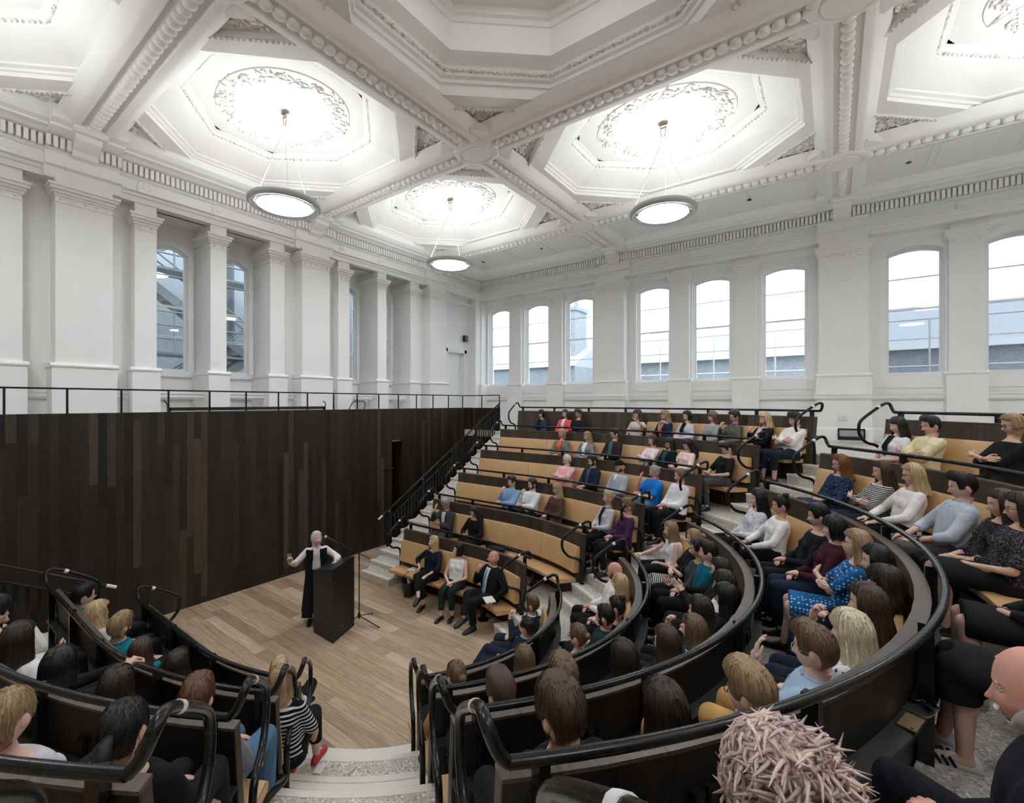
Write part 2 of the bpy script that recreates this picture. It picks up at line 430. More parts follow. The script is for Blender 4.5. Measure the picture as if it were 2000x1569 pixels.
for xa, xb in ((11.22, RIGHT_X+.1), (LEFT_X-.1, -2.56)): m.box((xa, 7.55, 2.8), (xb, 11.9, 3.0))
m.box((-2.6, 10.02, 2.8), (11.3, 11.9, 2.995))
S('floor_gallery', m, TERRAZZO)
m = MB()                                         # steps in the two aisles
for side in 'LR':
    for k in range(1, 7):
        for off, dz in ((.60, 1/3.), (.32, 2/3.), (.05, 1.)):
            z0 = .5*(k-1); z = z0 + .5*dz; ta = k-off; tb = k-.04
            if dz == 1.: z += .001; tb = k+.06
            a = aisle_u(ta, side, -.56); b = aisle_u(ta, side, .56); a, b = min(a,b), max(a,b)
            sweep(m, [(ta, z0), (tb, z0), (tb, z), (ta, z)], a, b, step=2.)
            sweep(m, [(ta-.012, z-.03), (ta+.055, z-.03), (ta+.055, z+.003), (ta-.012, z+.003)], a, b, mi=1, step=2.)
S('floor_aisle_steps', m, [TERRAZZO, TERRAZZO_W])
m = MB()                                         # the two straight flights beside the stage
for sgn in (1, -1):
    for k in range(1, 7):
        for off, dz in ((.60, 1/3.), (.32, 2/3.), (.03, 1.)):
            z = .5*(k-1) + .5*dz; xa = X0 + sgn*AB(k-off)[0]; xb = X0 + sgn*AB(7.0 if k == 6 else k+.5)[0]
            if k == 6: xb = X0 + sgn*(11.3-X0)
            m.box((min(xa,xb), 7.6, max(z-.18,0)), (max(xa,xb), 8.52, z))
            m.box((min(xa,xa+sgn*.05)-.004, 7.595, z-.03), (max(xa,xa+sgn*.05)+.004, 8.525, z+.003), 1)
    xs = [X0+sgn*AB(.4)[0]]
    poly = [(AB(.42)[0], .1), (11.3-X0, .1), (11.3-X0, 2.9), (AB(5.9)[0], 2.9)]
    v = [(X0+sgn*p[0], y, p[1]) for y in (7.62, 8.5) for p in poly]
    m.add(v, [(0,1,2,3), (7,6,5,4), (0,4,5,1), (1,5,6,2), (2,6,7,3), (3,7,4,0)])
S('floor_side_stairs', m, [TERRAZZO, TERRAZZO_W])

# ================================================================== dark stage wall with slot door, returns
m = MB()
for xa, xb, za, zb in ((-2.6, 8.2, 0, 3.72), (8.55, 11.3, 0, 3.72), (8.2, 8.55, 2.84, 3.72)):
    m.box((xa, STAGE_Y, za), (xb, STAGE_Y+.05, zb))
m.box((11.27, 8.57, 0), (11.33, STAGE_Y+.05, 3.72)); m.box((-2.63, 8.57, 0), (-2.57, STAGE_Y+.05, 3.72))
S('wall_stage', m, DARKWOOD)
m = MB()
m.box((8.15, STAGE_Y+.05, 0), (8.2, STAGE_Y+.6, 2.9)); m.box((8.55, STAGE_Y+.05, 0), (8.6, STAGE_Y+.6, 2.9)); m.box((8.15, STAGE_Y+.55, 0), (8.6, STAGE_Y+.6, 2.9)); m.box((8.15, STAGE_Y+.05, 2.84), (8.6, STAGE_Y+.6, 2.9))
d2 = S('door_1', m, DARKWOOD)
m = MB(); m.box((7.92, STAGE_Y-.07, 2.05), (8.2, STAGE_Y, 2.09)); m.box((7.96, STAGE_Y-.012, 1.2), (8.18, STAGE_Y, 2.05)); 
t = S('trim_1', m, DARKWOOD)
m = MB(); m.box((-2.6, STAGE_Y+.05, 3.0), (11.27, STAGE_Y+.1, 3.7)); S('trim_2', m, PLASTER)

# ================================================================== white walls
def frameF(a, d, z): return (a, FRONT_Y - d, z)
def frameR(a, d, z): return (RIGHT_X - d, a, z)
def lb(mb, F, a0, a1, d0, d1, z0, z1, mi=0):
    p = F(a0, d0, z0); q = F(a1, d1, z1)
    mb.box([min(p[i], q[i]) for i in range(3)], [max(p[i], q[i]) for i in range(3)], mi)
def lprof(mb, F, a0, a1, prof, mi=0):
    """profile [(d,z)...] run along the wall from a0 to a1"""
    n = len(prof)
    v = [F(a0, d, z) for d, z in prof] + [F(a1, d, z) for d, z in prof]
    mb.add(v, [tuple(range(n)), tuple(range(2*n-1, n-1, -1))] + [(i, n+i, n+(i+1)%n, (i+1)%n) for i in range(n)], mi)
def pier(mb, F, a, hw, d, cap_top, dback=0., z0=3.0, zt=7.72):
    lb(mb, F, a-hw, a+hw, dback, d, z0, zt)
    lb(mb, F, a-hw-.05, a+hw+.05, dback, d+.05, z0, 4.50)
    lprof(mb, F, a-hw-.07, a+hw+.07, [(dback, 4.49), (d+.06, 4.49), (d+.075, 4.51), (d+.075, 4.53), (d+.05, 4.545), (d+.03, 4.57), (dback, 4.57)])
    for g, za, zb in ((.012, cap_top-.30, cap_top-.28), (.02, cap_top-.20, cap_top-.155), (.045, cap_top-.155, cap_top-.10), (.075, cap_top-.10, cap_top-.045), (.095, cap_top-.045, cap_top)):
        lb(mb, F, a-hw-g, a+hw+g, dback, d+g, za, zb)
    n = max(2, int(hw*2/.13))
    for i in range(n):
        aa = a - hw + (i+.5)*2*hw/n; mb.ball(F(aa, d+.005, cap_top-.24), .022, 6, 4)
def arch_pts(a0, a1, zs, zc, n=10):
    return [(a0 + (a1-a0)*i/n, zs + (zc-zs)*(1-(2*i/n-1)**2)) for i in range(n+1)]
def win_wall(mb, F, a0, a1, d, th, w0, w1, zb, zs, zc, z0, zt):
    """wall panel a0..a1 with one segment-headed opening w0..w1"""
    lb(mb, F, a0, w0, d-th, d, z0, zt); lb(mb, F, w1, a1, d-th, d, z0, zt); lb(mb, F, w0, w1, d-th, d, z0, zb)
    ap = arch_pts(w0, w1, zs, zc)
    for (aa, za), (ab, zb_) in zip(ap[:-1], ap[1:]):
        v = [F(aa, d, za), F(ab, d, zb_), F(ab, d, zt), F(aa, d, zt), F(aa, d-th, za), F(ab, d-th, zb_), F(ab, d-th, zt), F(aa, d-th, zt)]
        mb.add(v, [(0,1,2,3), (5,4,7,6), (0,4,5,1), (3,2,6,7)])
WN = [0]
GLASS = mat_glass('window_glass', (.93,.97,.98), .02); GLASS_T = mat_glass('tinted_glass', (.42,.44,.46), .03)
def window(F, w0, w1, d, zb, zs, zc, glass=GLASS, thick=.1):
    WN[0] += 1
    m = MB()
    def ring(g0, g1, da, db):
        def outline(g):
            ap = arch_pts(w0+g, w1-g, zs-g*.2, zc-g)
            return [(w0+g, zb+g)] + ap + [(w1-g, zb+g)]
        A, B = outline(g0), outline(g1)
        P = np.array([[F(a[0], da, a[1]), F(b[0], da, b[1]), F(b[0], db, b[1]), F(a[0], db, a[1])] for a, b in zip(A, B)])
        m.grid(P, cu=True, cv=True)
    ring(-.09, .015, d, d+.035); ring(0, .035, d-thick, d); ring(.035, .075, d-thick+.02, d-thick+.07)
    o = S('window_%d' % WN[0], m, JOINERY)
    m = MB(); h = zc-zb
    for fr, th in ((.285, .009), (.52, .02), (.765, .009)):
        z = zb + h*fr; lb(m, F, w0+.06, w1-.06, d-thick+.022, d-thick+.062, z-th, z+th)
    m.build('glazing_bars', JOINERY, o)
    m = MB(); ap = arch_pts(w0+.06, w1-.06, zs-.01, zc-.06)
    pl = [(w0+.06, zb+.06)] + ap + [(w1-.06, zb+.06)]
    v = [F(a, d-thick+.045, z) for a, z in pl]; n = len(v)
    m.add(v, [tuple(range(n))]); m.build('pane', glass, o)
    m = MB(); lb(m, F, w0-.1, w1+.1, d-.02, d+.07, zb-.1, zb-.05); lb(m, F, w0-.1, w1+.1, d-.02, d+.04, zb-.05, zb-.0); m.build('window_sill', JOINERY, o)
    m = MB()                                     # hinges of the inner casement
    for fr in (.12, .42, .78, .92): lb(m, F, w1+.055, w1+.075, d+.03, d+.05, zb+h*fr-.06, zb+h*fr+.06)
    m.build('hinges', JOINERY, o)
    return o
ENT = [(0, 7.70), (.27, 7.70), (.27, 7.80), (.30, 7.81), (.30, 7.87), (.36, 7.88), (.36, 7.905), (.22, 7.92), (.22, 8.13), (.27, 8.145), (.27, 8.17), (.27, 8.175), (.27, 8.37), (.43, 8.385), (.50, 8.42), (.62, 8.43), (.62, 8.46), (.72, 8.49), (.80, 8.56), (.80, 8.70), (0, 8.70)]
def entab(mb, F, a0, a1, blocks, rounds):
    lprof(mb, F, a0, a1, ENT)
    for b in blocks:                             # breaks over the wide pilasters, with a scroll bracket under the beam
        lprof(mb, F, b-.48, b+.48, [(.0, 7.9), (.33, 7.9), (.33, 8.13), (.37, 8.16), (.345, 8.175), (.345, 8.37), (.52, 8.39), (.70, 8.43), (.70, 8.47), (.86, 8.5), (.92, 8.57), (.92, 8.69), (0, 8.69)])
        lprof(mb, F, b-.5, b+.5, [(.0, 7.69), (.34, 7.69), (.34, 7.88), (.40, 7.9), (.40, 7.925), (0, 7.925)])
        lprof(mb, F, b-.17, b+.17, [(.33, 8.10), (.42, 8.14), (.46, 8.22), (.66, 8.34), (.70, 8.42), (.70, 8.55), (.33, 8.55)])
        lprof(mb, F, b-.22, b+.22, [(.4, 8.42), (.8, 8.42), (.84, 8.46), (.84, 8.56), (.4, 8.56)])
    a = a0 + .03; i = 0
    while a < a1:
        off = .07 if any(abs(a+.027-b) < .48 for b in blocks) else 0
        if not any(abs(a+.027-b) < .17 for b in blocks): lb(mb, F, a, a+.054, .26+off, .375+off, 8.185, 8.36)
        a += .083
    for r in rounds:
        c = F(r, .225, 8.02); n = 20
        for rad, dd in ((.14, .02), (.122, .04), (.10, .03), (.045, .055)):
            P = [F(r + rad*math.cos(q*2*PI/n), .215, 8.02 + rad*math.sin(q*2*PI/n)) for q in range(n)] + [F(r + rad*.96*math.cos(q*2*PI/n), .22+dd, 8.02 + rad*.96*math.sin(q*2*PI/n)) for q in range(n)]
            mb.add(P, [(q, (q+1)%n, n+(q+1)%n, n+q) for q in range(n)] + [tuple(range(n, 2*n))])
        for q in range(7): mb.ball(F(r + .07*math.cos(q*2*PI/7), .256, 8.02 + .07*math.sin(q*2*PI/7)), .016, 6, 4)
def lowmould(mb, F, a0, a1, d=0.):
    lprof(mb, F, a0, a1, [(d, 3.96), (d+.02, 3.96), (d+.05, 4.0), (d+.055, 4.06), (d+.075, 4.075), (d+.075, 4.10), (d, 4.105)])
# ---- front wall (behind the stage gallery)
m = MB(); tr = MB(); en = MB()
F = frameF; HP = 2.155
bays = [4.19 + 4.31*i for i in (-2, -1, 0, 1)]
edges = []
for c in bays:
    for x in (c-HP, c+HP):
        if not any(abs(x-e) < .1 for e in edges): edges.append(x)
for e in edges: pier(tr, F, e, .37, .40, 7.58)
for c in bays:
    for x, hw in ((c-1.26, .17), (c, .155), (c+1.26, .17)): pier(tr, F, x, hw, .24, 7.50, dback=-.62)
    lb(m, F, c-HP, c-1.12, -.85, 0, 3, 8.7); lb(m, F, c+1.12, c+HP, -.85, 0, 3, 8.7)
    lb(m, F, c-1.1, c+1.1, -.85, .05, 7.70, 8.7)
    for w in (c-.63, c+.63):
        win_wall(m, F, w-.47, w+.47, -.60, .22, w-.355, w+.355, 4.55, 7.10, 7.28, 3, 7.71)
        window(F, w-.355, w+.355, -.60, 4.55, 7.10, 7.28)
    for r in (c-1.27, c, c+1.27): edges.append
lb(m, F, LEFT_X-.2, bays[0]-HP, -.85, 0, 3, 8.7)
lb(m, F, bays[-1]+HP, 11.45, -.3, 0, 3, 8.7); lb(m, F, 12.36, RIGHT_X+.3, -.3, 0, 3, 8.7); lb(m, F, 11.45, 12.36, -.3, 0, 5.66, 8.7)
S('wall_front', m, PLASTER)
lowmould(tr, F, LEFT_X, 11.40, .02)
for c in bays: lowmould(tr, F, c-1.05, c+1.05, -.55)
lb(tr, F, 12.7, RIGHT_X, 0, .27, 3, 7.7)
lprof(tr, F, 11.05, 13.3, [(0, 7.42), (.05, 7.44), (.08, 7.5), (.08, 7.53), (0, 7.53)])
S('trim_3', tr, PLASTER)
entab(en, F, LEFT_X, RIGHT_X, [e for e in edges], [c + o for c in bays for o in (-1.27, 0, 1.27)] + [11.75])
S('trim_4', en, PLASTER)
m = MB()                                         # gallery door near the corner
for a0, a1, z0, z1 in ((11.36, 11.47, 3, 5.80), (12.34, 12.46, 3, 5.80), (11.36, 12.46, 5.68, 5.80)): lb(m, F, a0, a1, -.1, .05, z0, z1)
do = S('door_2', m, JOINERY)
m = MB(); lb(m, F, 11.47, 12.34, -.16, -.10, 3.0, 5.68)
for z0, z1 in ((3.2, 3.9), (4.1, 5.5)): lb(m, F, 11.6, 12.2, -.10, -.09, z0, z1)
m.build('door_leaf', JOINERY, do)
m = MB(); m.tube([F(11.56, -.1, 4.0), F(11.56, -.03, 4.0), F(11.68, -.03, 4.0)], .011, 8); m.build('door_handle', GREYMETAL, do)
# ---- right wall
m = MB(); tr = MB(); en = MB(); F = frameR
WY = [10.13, 8.49, 6.82, 4.38, 2.75, 1.02, -1.46, -3.07, -4.72]
cuts = [11.1, 9.31, 7.655, 5.6, 3.565, 1.885, -.18, -2.265, -3.9, -6.2]
for w, c1, c0 in zip(WY, cuts[:-1], cuts[1:]):
    win_wall(m, F, c0, c1, 0, .35, w-.50, w+.50, 4.50, 7.24, 7.38, 3, 8.7)
    window(F, w-.50, w+.50, -.10, 4.50, 7.24, 7.38, GLASS_T if w < 0 else GLASS, .14)
    lprof(tr, F, c0, c1, [(0, 7.52), (.02, 7.52), (.06, 7.56), (.07, 7.62), (.10, 7.66), (.10, 7.70), (0, 7.70)])
    lb(tr, F, w-.62, w+.62, 0, .025, 4.22, 4.30)
for c in (5.6, -.18): pier(tr, F, c, .47, .35, 7.56)
for c in (9.31, 7.655, 3.565, 1.885, -2.265, -3.9): pier(tr, F, c, .26, .12, 7.56)
pier(tr, F, 10.92, .2, .3, 7.56)
lowmould(tr, F, REAR_Y, FRONT_Y, .03)
lprof(tr, F, REAR_Y, FRONT_Y, [(0, 3.0), (.07, 3.0), (.07, 3.26), (.05, 3.29), (.03, 3.32), (0, 3.32)])
for c in (5.6, -.18):
    lprof(tr, F, c-.54, c+.54, [(0, 3.0), (.45, 3.0), (.45, 3.26), (.43, 3.29), (.40, 3.32), (0, 3.32)])
    lprof(tr, F, c-.56, c+.56, [(0, 3.96), (.42, 3.96), (.45, 4.0), (.46, 4.06), (.48, 4.075), (.48, 4.10), (0, 4.105)])
S('wall_right', m, PLASTER); S('trim_5', tr, PLASTER)
entab(en, F, REAR_Y, FRONT_Y, [5.45, -.16], [8.85, 7.25, 3.38, 1.77, -2.21, -3.8])
S('trim_6', en, PLASTER)
# ---- rear and left walls (behind the camera)
m = MB(); m.box((LEFT_X-.3, REAR_Y-.3, 0), (RIGHT_X+.4, REAR_Y, 8.8)); S('wall_rear', m, PLASTER)
m = MB(); m.box((LEFT_X-.3, REAR_Y, 0), (LEFT_X, FRONT_Y+.9, 8.8)); S('wall_left', m, PLASTER)

# ================================================================== ceiling
XL = [-2.25, 2.05, 6.35, 10.65]; YL = [-5.6, -.15, 5.35]
ZP, ZB = 8.65, 8.50
m = MB(); om = MB()
def octa(c, A):  # A: ((hx, y1), (x1, hy))
    (hx, y1), (x1, hy) = A
    return [(c[0]+a, c[1]+b) for a, b in ((hx, -y1), (hx, y1), (x1, hy), (-x1, hy), (-hx, y1), (-hx, -y1), (-x1, -hy), (x1, -hy))]
OUT = ((1.876, .94), (.68, 2.2)); INN = ((1.364, .58), (.53, 1.61))
SKO = ((1.9, 1.02), (.78, 2.34)); SKI = ((1.62, .86), (.66, 2.0))
def coffer(xa, xb, ya, yb, c, sky):
    A = SKO if sky else OUT
    oc = octa(c, A)
    z = ZP
    def q(*p): m.add([(a, b, z) for a, b in p], [tuple(range(len(p)))])
    q((xb, ya), (xb, yb), oc[1], oc[0]) if False else None
    q((xb, oc[0][1]), (xb, oc[1][1]), oc[1], oc[0]); q((oc[2][0], yb), (oc[3][0], yb), oc[3], oc[2])
    q((xa, oc[4][1]), (xa, oc[5][1]), oc[5], oc[4]); q((oc[6][0], ya), (oc[7][0], ya), oc[7], oc[6])
    for (i, j), cor in (((1, 2), (xb, yb)), ((3, 4), (xa, yb)), ((5, 6), (xa, ya)), ((7, 0), (xb, ya))):
        p1, p2 = np.array(oc[i]), np.array(oc[j]); cr = np.array(cor)
        horiz = abs(p1[0]-cr[0]) < abs(p2[0]-cr[0])
        b1 = np.array((cor[0], p1[1])) if horiz else np.array((p1[0], cor[1])); b2 = np.array((p2[0], cor[1])) if horiz else np.array((cor[0], p2[1]))
        # the corner pentagon b1, p1, p2, b2, corner with a sunk triangular ornament panel
        nrm = (p1+p2)/2 - cr; nrm /= np.linalg.norm(nrm)
        o3 = [cr + (b1-cr)*.30 + (b2-cr)*.30*0 + nrm*0]
        t1 = p1 + (b1-p1)*.42 - nrm*.17 + (cr-b1)*.0; t2 = p2 + (b2-p2)*.42 - nrm*.17; t3 = cr + nrm*.42
        tri = [t1, t2, t3]; cen = sum(tri)/3
        pent = [b1, p1, p2, b2, cr]
        q(b1, p1, t1); q(p1, p2, t2, t1); q(p2, b2, t2); q(b2, cr, t3, t2); q(cr, b1, t1, t3)
        ins = [cen + (x-cen)*.86 for x in tri]; ins2 = [cen + (x-cen)*.70 for x in tri]; ins3 = [cen + (x-cen)*.64 for x in tri]
        lv = [(tri, z), (tri, z-.02), (ins, z-.02), (ins, z+.0), (ins2, z+.07), (ins3, z+.07), (ins3, z+.05)]
        P = np.array([[(a, b, zz) for a, b in pts] for pts, zz in lv])
        m.grid(P, cv=True)
        om.add([(a, b, z+.05) for a, b in ins3], [(0, 1, 2)])
        for k in range(3):                       # egg beads round the frame
            e0, e1 = tri[k], tri[(k+1)%3]; nb = int(np.linalg.norm(e1-e0)/.075)
            for r in range(nb):
                pp = e0 + (e1-e0)*(r+.5)/nb; pp = cen + (pp-cen)*.93; om.ball((pp[0], pp[1], z-.018), .026, 6, 4)
        for k in range(26):                      # raised scrolls
            w = rng.dirichlet((1, 1, 1)); pp = sum(w[k2]*np.array(ins3[k2]) for k2 in range(3)); an = rng.uniform(0, PI)
            om.ball((pp[0], pp[1], z+.048), (.055, .02, .022), 6, 4, rot=[[math.cos(an), -math.sin(an), 0], [math.sin(an), math.cos(an), 0], [0, 0, 1]])
    B = octa(c, SKI if sky else INN); oc = np.array(oc); B = np.array(B); C = np.array(c)
    if not sky:
        prof = [(0, z), (0, z+.06), (.06, z+.065), (.07, z+.10), (.16, z+.12), (.17, z+.15), (.9, z+.36), (.93, z+.40), (1., z+.41), (1., z+.46), (1.10, z+.465), (1.12, z+.48)]
        P = np.array([[(*(o*(1-f)+b*f), zz) for o, b in zip(oc, B)] for f, zz in prof]); m.grid(P, cv=True)
        zt = z + .48; rim = oc*(1-1.12) + B*1.12
        n = 48; el = [np.array((C[0] + .70*math.cos(k*2*PI/n), C[1] + .86*math.sin(k*2*PI/n))) for k in range(n)]
        # flat band from octagon to the oval moulding
        ring = []
        for k in range(n):
            a = k*2*PI/n; d = np.array((math.cos(a), math.sin(a))); best = 9
            for i in range(8):
                p, s2 = rim[i]-C, rim[(i+1)%8]-rim[i]
                den = d[0]*s2[1] - d[1]*s2[0]
                if abs(den) > 1e-9:
                    t = (p[0]*s2[1]-p[1]*s2[0])/den; w = (p[0]*d[1]-p[1]*d[0])/den
                    if t > 0 and -1e-6 <= w <= 1+1e-6: best = min(best, t)
            ring.append(C + d*best)
        lv = [(ring, zt), ([C+(p-C)*1.46 for p in el], zt), ([C+(p-C)*1.45 for p in el], zt-.02), ([C+(p-C)*1.04 for p in el], zt-.02), ([C+(p-C)*1.0 for p in el], zt-.035), (el, zt+.02)]
        m.grid(np.array([[(*p, zz) for p in pts] for pts, zz in lv]), cv=True)
        m.add([(*p, zt+.02) for p in el], [tuple(range(n))])
        for k in range(10):                      # wreath: rosettes and leaves
            a = (k+.5)*2*PI/10; x, y = C[0] + .87*math.cos(a), C[1] + 1.07*math.sin(a)
            for q2 in range(7): om.ball((x+.055*math.cos(q2*2*PI/7), y+.055*math.sin(q2*2*PI/7), zt-.035), (.042, .042, .022), 6, 4)
            om.ball((x, y, zt-.05), .03, 7, 5)
            for q2 in range(22):
                a2 = a + rng.uniform(-.32, .32); rr = rng.uniform(-.14, .14); x2, y2 = C[0] + (.87+rr)*math.cos(a2), C[1] + (1.07+rr)*math.sin(a2)
                if math.hypot(x2-x, y2-y) < .09: continue
                an = rng.uniform(0, PI); om.ball((x2, y2, zt-.026), (rng.uniform(.04, .085), .018, .02), 6, 4, rot=[[math.cos(an), -math.sin(an), 0], [math.sin(an), math.cos(an), 0], [0, 0, 1]])
        for i in range(8):                       # bead row round the inner octagon
            p, q2 = B[i], B[(i+1)%8]; nb = int(np.linalg.norm(q2-p)/.07)
            for r in range(nb): pp = p + (q2-p)*(r+.5)/nb; pp = C + (pp-C)*1.02; om.ball((*pp, z+.405), .03, 6, 4)
    else:
        prof = [(0, z), (0, z+.16), (.12, z+.17), (.14, z+.22), (.30, z+.24), (.42, z+.34), (.46, z+.36), (.9, z+.44), (1., z+.46), (1., z+.86), (1.08, z+.87), (1.15, z+.93), (1.3, z+.95), (1.3, z+1.06)]
        P = np.array([[(*(o*(1-f)+b*f), zz) for o, b in zip(oc, B)] for f, zz in prof]); m.grid(P, cv=True)
        zt = z + 1.06; rim = oc*(1-1.3) + B*1.3; n = 64
        el = [C + np.array((1.32*math.cos(k*2*PI/n), 1.62*math.sin(k*2*PI/n))) for k in range(n)]
        # soffit between octagon and oval: fan each oval point to its nearest octagon corner
        near = [int(np.argmin(np.linalg.norm(rim-p, axis=1))) for p in el]
        V = [(*p, zt) for p in el] + [(*p, zt) for p in rim]
        Fc = []
        for k in range(n):
            k2 = (k+1) % n; Fc.append((k, k2, n+near[k]))
            if near[k] != near[k2]: Fc.append((k2, n+near[k2], n+near[k]))
        m.add(V, Fc)
        m.grid(np.array([[(*p, zt) for p in el], [(*p, zt+.12) for p in el]]), cv=True)
        sk = MB(); sk.grid(np.array([[(*p, zt+.10) for p in el], [(*(C+(p-C)*.6), zt+.10) for p in el], [(*(C+(p-C)*.02), zt+.10) for p in el]]), cv=True); S('window_40', sk, mat_emit('oculus_glow', (.95,.975,1), .20))  # oculus disc; soft glow added to brighten this lampless bay
        for i in range(8):
            p, q2 = oc[i]*.62+B[i]*.38, oc[(i+1)%8]*.62+B[(i+1)%8]*.38; nb = int(np.linalg.norm(q2-p)/.09)
            for r in range(nb): pp = p + (q2-p)*(r+.5)/nb; om.ball((*pp, z+.30), (.045, .045, .03), 6, 4)
bx = [(-2.25, 2.05), (2.05, 6.35), (6.35, 10.65)]; by = [(-5.6, -.15), (-.15, 5.35), (5.35, 10.75)]
for i, (xa, xb) in enumerate(bx):
    for j, (ya, yb) in enumerate(by):
        coffer(xa, xb, ya, yb, ((xa+xb)/2, (ya+yb)/2 if j else -2.88), i == 1 and j == 1)
for xa, xb in ((10.65, 13.4), (-4.8, -2.25)):
    m.box((xa, -6, ZP), (xb, 11.1, ZP+.05))
    for ya, yb in by:
        for k in range(4):
            y = ya + .5 + k*1.25
            if xa > 0: m.box((11.15, y, ZP-.012), (12.3, y+1.1, ZP)); m.box((11.27, y+.12, ZP-.02), (12.18, y+.98, ZP-.012))
m.box((-4.8, 10.75, ZP), (13.4, 11.9, ZP+.05)); m.box((-4.8, -6.1, ZP), (13.4, -5.6, ZP+.05))
S('ceiling', m, PLASTER_C); S('trim_7', om, ORN, smooth=60)
bm_ = MB()
SECB = [(-.44, ZP+.02), (-.30, ZB+.03), (-.24, ZB-.01), (-.16, ZB-.01), (-.15, ZB+.03), (.15, ZB+.03), (.16, ZB-.01), (.24, ZB-.01), (.30, ZB+.03), (.44, ZP+.02)]
def beam(p0, p1):
    d = np.array(p1, float) - np.array(p0, float); L = np.linalg.norm(d); d /= L; nrm = np.array((-d[1], d[0]))
    P = np.array([[(*(np.array(p) + nrm*o), z) for o, z in SECB] for p in (p0, p1)]); bm_.grid(P)
    n = int(L/.158)
    for k in range(n): pp = np.array(p0) + d*(k+.5)*L/n; bm_.ball((*pp, ZB+.005), (.082, .082, .06), 9, 6)
ys = [-5.6, -.15, 5.35, 10.25]; xs_ = [-4.1, -2.25, 2.05, 6.35, 10.65, 12.45]
for x in XL:
    for a, b in zip(ys[:-1], ys[1:]): beam((x, a+.30), (x, b-(.30 if b < 10 else 0)))
for y in YL:
    for a, b in zip(xs_[:-1], xs_[1:]): beam((a+(.27 if a > -4 else 0), y), (b-(.27 if b < 12 else 0), y))
for x in XL:
    for y in YL:
        bm_.lathe([(.40, ZP), (.38, ZB-.0), (.34, ZB-.03), (.27, ZB-.04), (.25, ZB-.025), (.24, ZB-.05), (.0, ZB-.055)], (x, y, 0), 32, sy=1.15)
        for sx in (-1, 1):
            for sy in (-1, 1): bm_.obox((x+sx*.34, y+sy*.34, ZP-.06), (.707, .707*sx*sy, 0), (-.707*sx*sy, .707, 0), (0, 0, 1), .16, .16, .07)
S('trim_8', bm_, PLASTER_C, smooth=50)
m = MB()
for y in (9.6, 7.3, 4.0, 1.6, -1.2, -3.6): m.lathe([(.045, ZP-.03), (.045, ZP-.015), (0, ZP-.032)], (11.75, y, 0), 12)
S('trim_9', m, BLACKPL)
m = MB(); m.box((-5.2, -6.4, 9.95), (13.8, 12.2, 10.3)); m.box((-5.2, -6.4, 8.66), (-4.75, 12.2, 9.95)); m.box((13.4, -6.4, 8.66), (13.8, 12.2, 9.95)); m.box((-5.2, 11.9, 8.66), (13.8, 12.2, 9.95)); m.box((-5.2, -6.4, 8.66), (13.8, -6.05, 9.95)); S('sky_block', m, PLASTER)  # unseen roof slab and sides, added to block sky leaking through the coffers
# ================================================================== pendant lamps
DIFF = mat_emit('lamp_diffuser', (.90, .955, 1.), 7.5); UPL = mat_emit('lamp_uplight', (.95, .975, 1.), 8.5)
LAMPL = {(0,2): 'round pendant lamp hanging nearest the stage wall windows on the left', (1,2): None, (2,2): 'small-looking round pendant lamp near the far corner of the two walls', (2,1): 'round pendant lamp with steel rim before the right window wall'}
def lamp(x, y, label):
    L = empty('pendant_lamp', (x, y, 7.43), label, 'lamp', 'round pendant lamps')
    o = (x, y, 7.43)
    m = MB(); m.lathe([(.50, .0), (.57, -.02), (.60, .01), (.60, .07), (.575, .10), (.52, .10), (.50, .06), (.50, .0)], o, 56); m.build('rim', GREYMETAL, L, o, 50)
    m = MB(); m.add([(x+.43*math.cos(q*PI/16), y+.43*math.sin(q*PI/16), 7.432) for q in range(32)], [tuple(range(31, -1, -1))]); m.build('diffuser', DIFF, L, o)
    m = MB(); m.add([(x+.40*math.cos(q*PI/12), y+.40*math.sin(q*PI/12), 7.49) for q in range(24)], [tuple(range(24))]); m.build('uplight', UPL, L, o)
    m = MB(); m.lathe([(.45, .0), (.45, .05), (.0, .05)], o, 32); m.build('housing', WHITEPL, L, o, 40)
    m = MB()
    for k in range(4):
        a = k*PI/2 + .4; m.obox((x+.47*math.cos(a), y+.47*math.sin(a), 7.455), (math.cos(a), math.sin(a), 0), (-math.sin(a), math.cos(a), 0), (0,0,1), .05, .02, .012)
    m.build('spokes', GREYMETAL, L, o)
    m = MB(); m.lathe([(.0, 1.36), (.085, 1.37), (.10, 1.39), (.09, 1.42), (.03, 1.44), (.02, 1.47), (.0, 1.47)], o, 24); m.build('canopy', WHITEPL, L, o, 50)
    m = MB()
    for s_ in (-1, 1): m.tube([(x, y+s_*.02, 7.43+1.46), (x, y+s_*.045, 7.43+1.52), (x, y+s_*.045, 7.43+1.70)], .010, 6)
    m.box((x-.03, y-.08, 9.115), (x+.03, y+.08, 9.14)); m.obox((x, y, 9.05), (1,0,0), (0,1,0), (0,0,1), .012, .06, .01)
    m.build('bracket', BRASS, L, o)
    for k, r in ((0, .007), (1, .003), (2, .003)):
        a = R(128) + k*2*PI/3; m = MB(); m.tube([(x+.02*math.cos(a), y+.02*math.sin(a), 7.43+1.38), (x+.55*math.cos(a), y+.55*math.sin(a), 7.52)], r, 6)
        m.build('cable' if k == 0 else 'wire', GREYMETAL, L, o)
    return L
lamp(4.2, 8.05, 'leftmost of the three round pendant lamps, hanging before the wall with deep window recesses')
lamp(8.5, 8.05, 'round pendant lamp hanging farthest away, near the corner of the two window walls')
lamp(8.5, 2.6, 'rightmost of the three round pendant lamps, hanging before the long row of windows')
for x, y in ((-.1, 8.05), (-.1, 2.6), (-.1, -2.88), (4.2, -2.88), (8.5, -2.88)): 
    lamp(x, y, 'round pendant lamp with steel rim under an eight-sided ceiling recess')

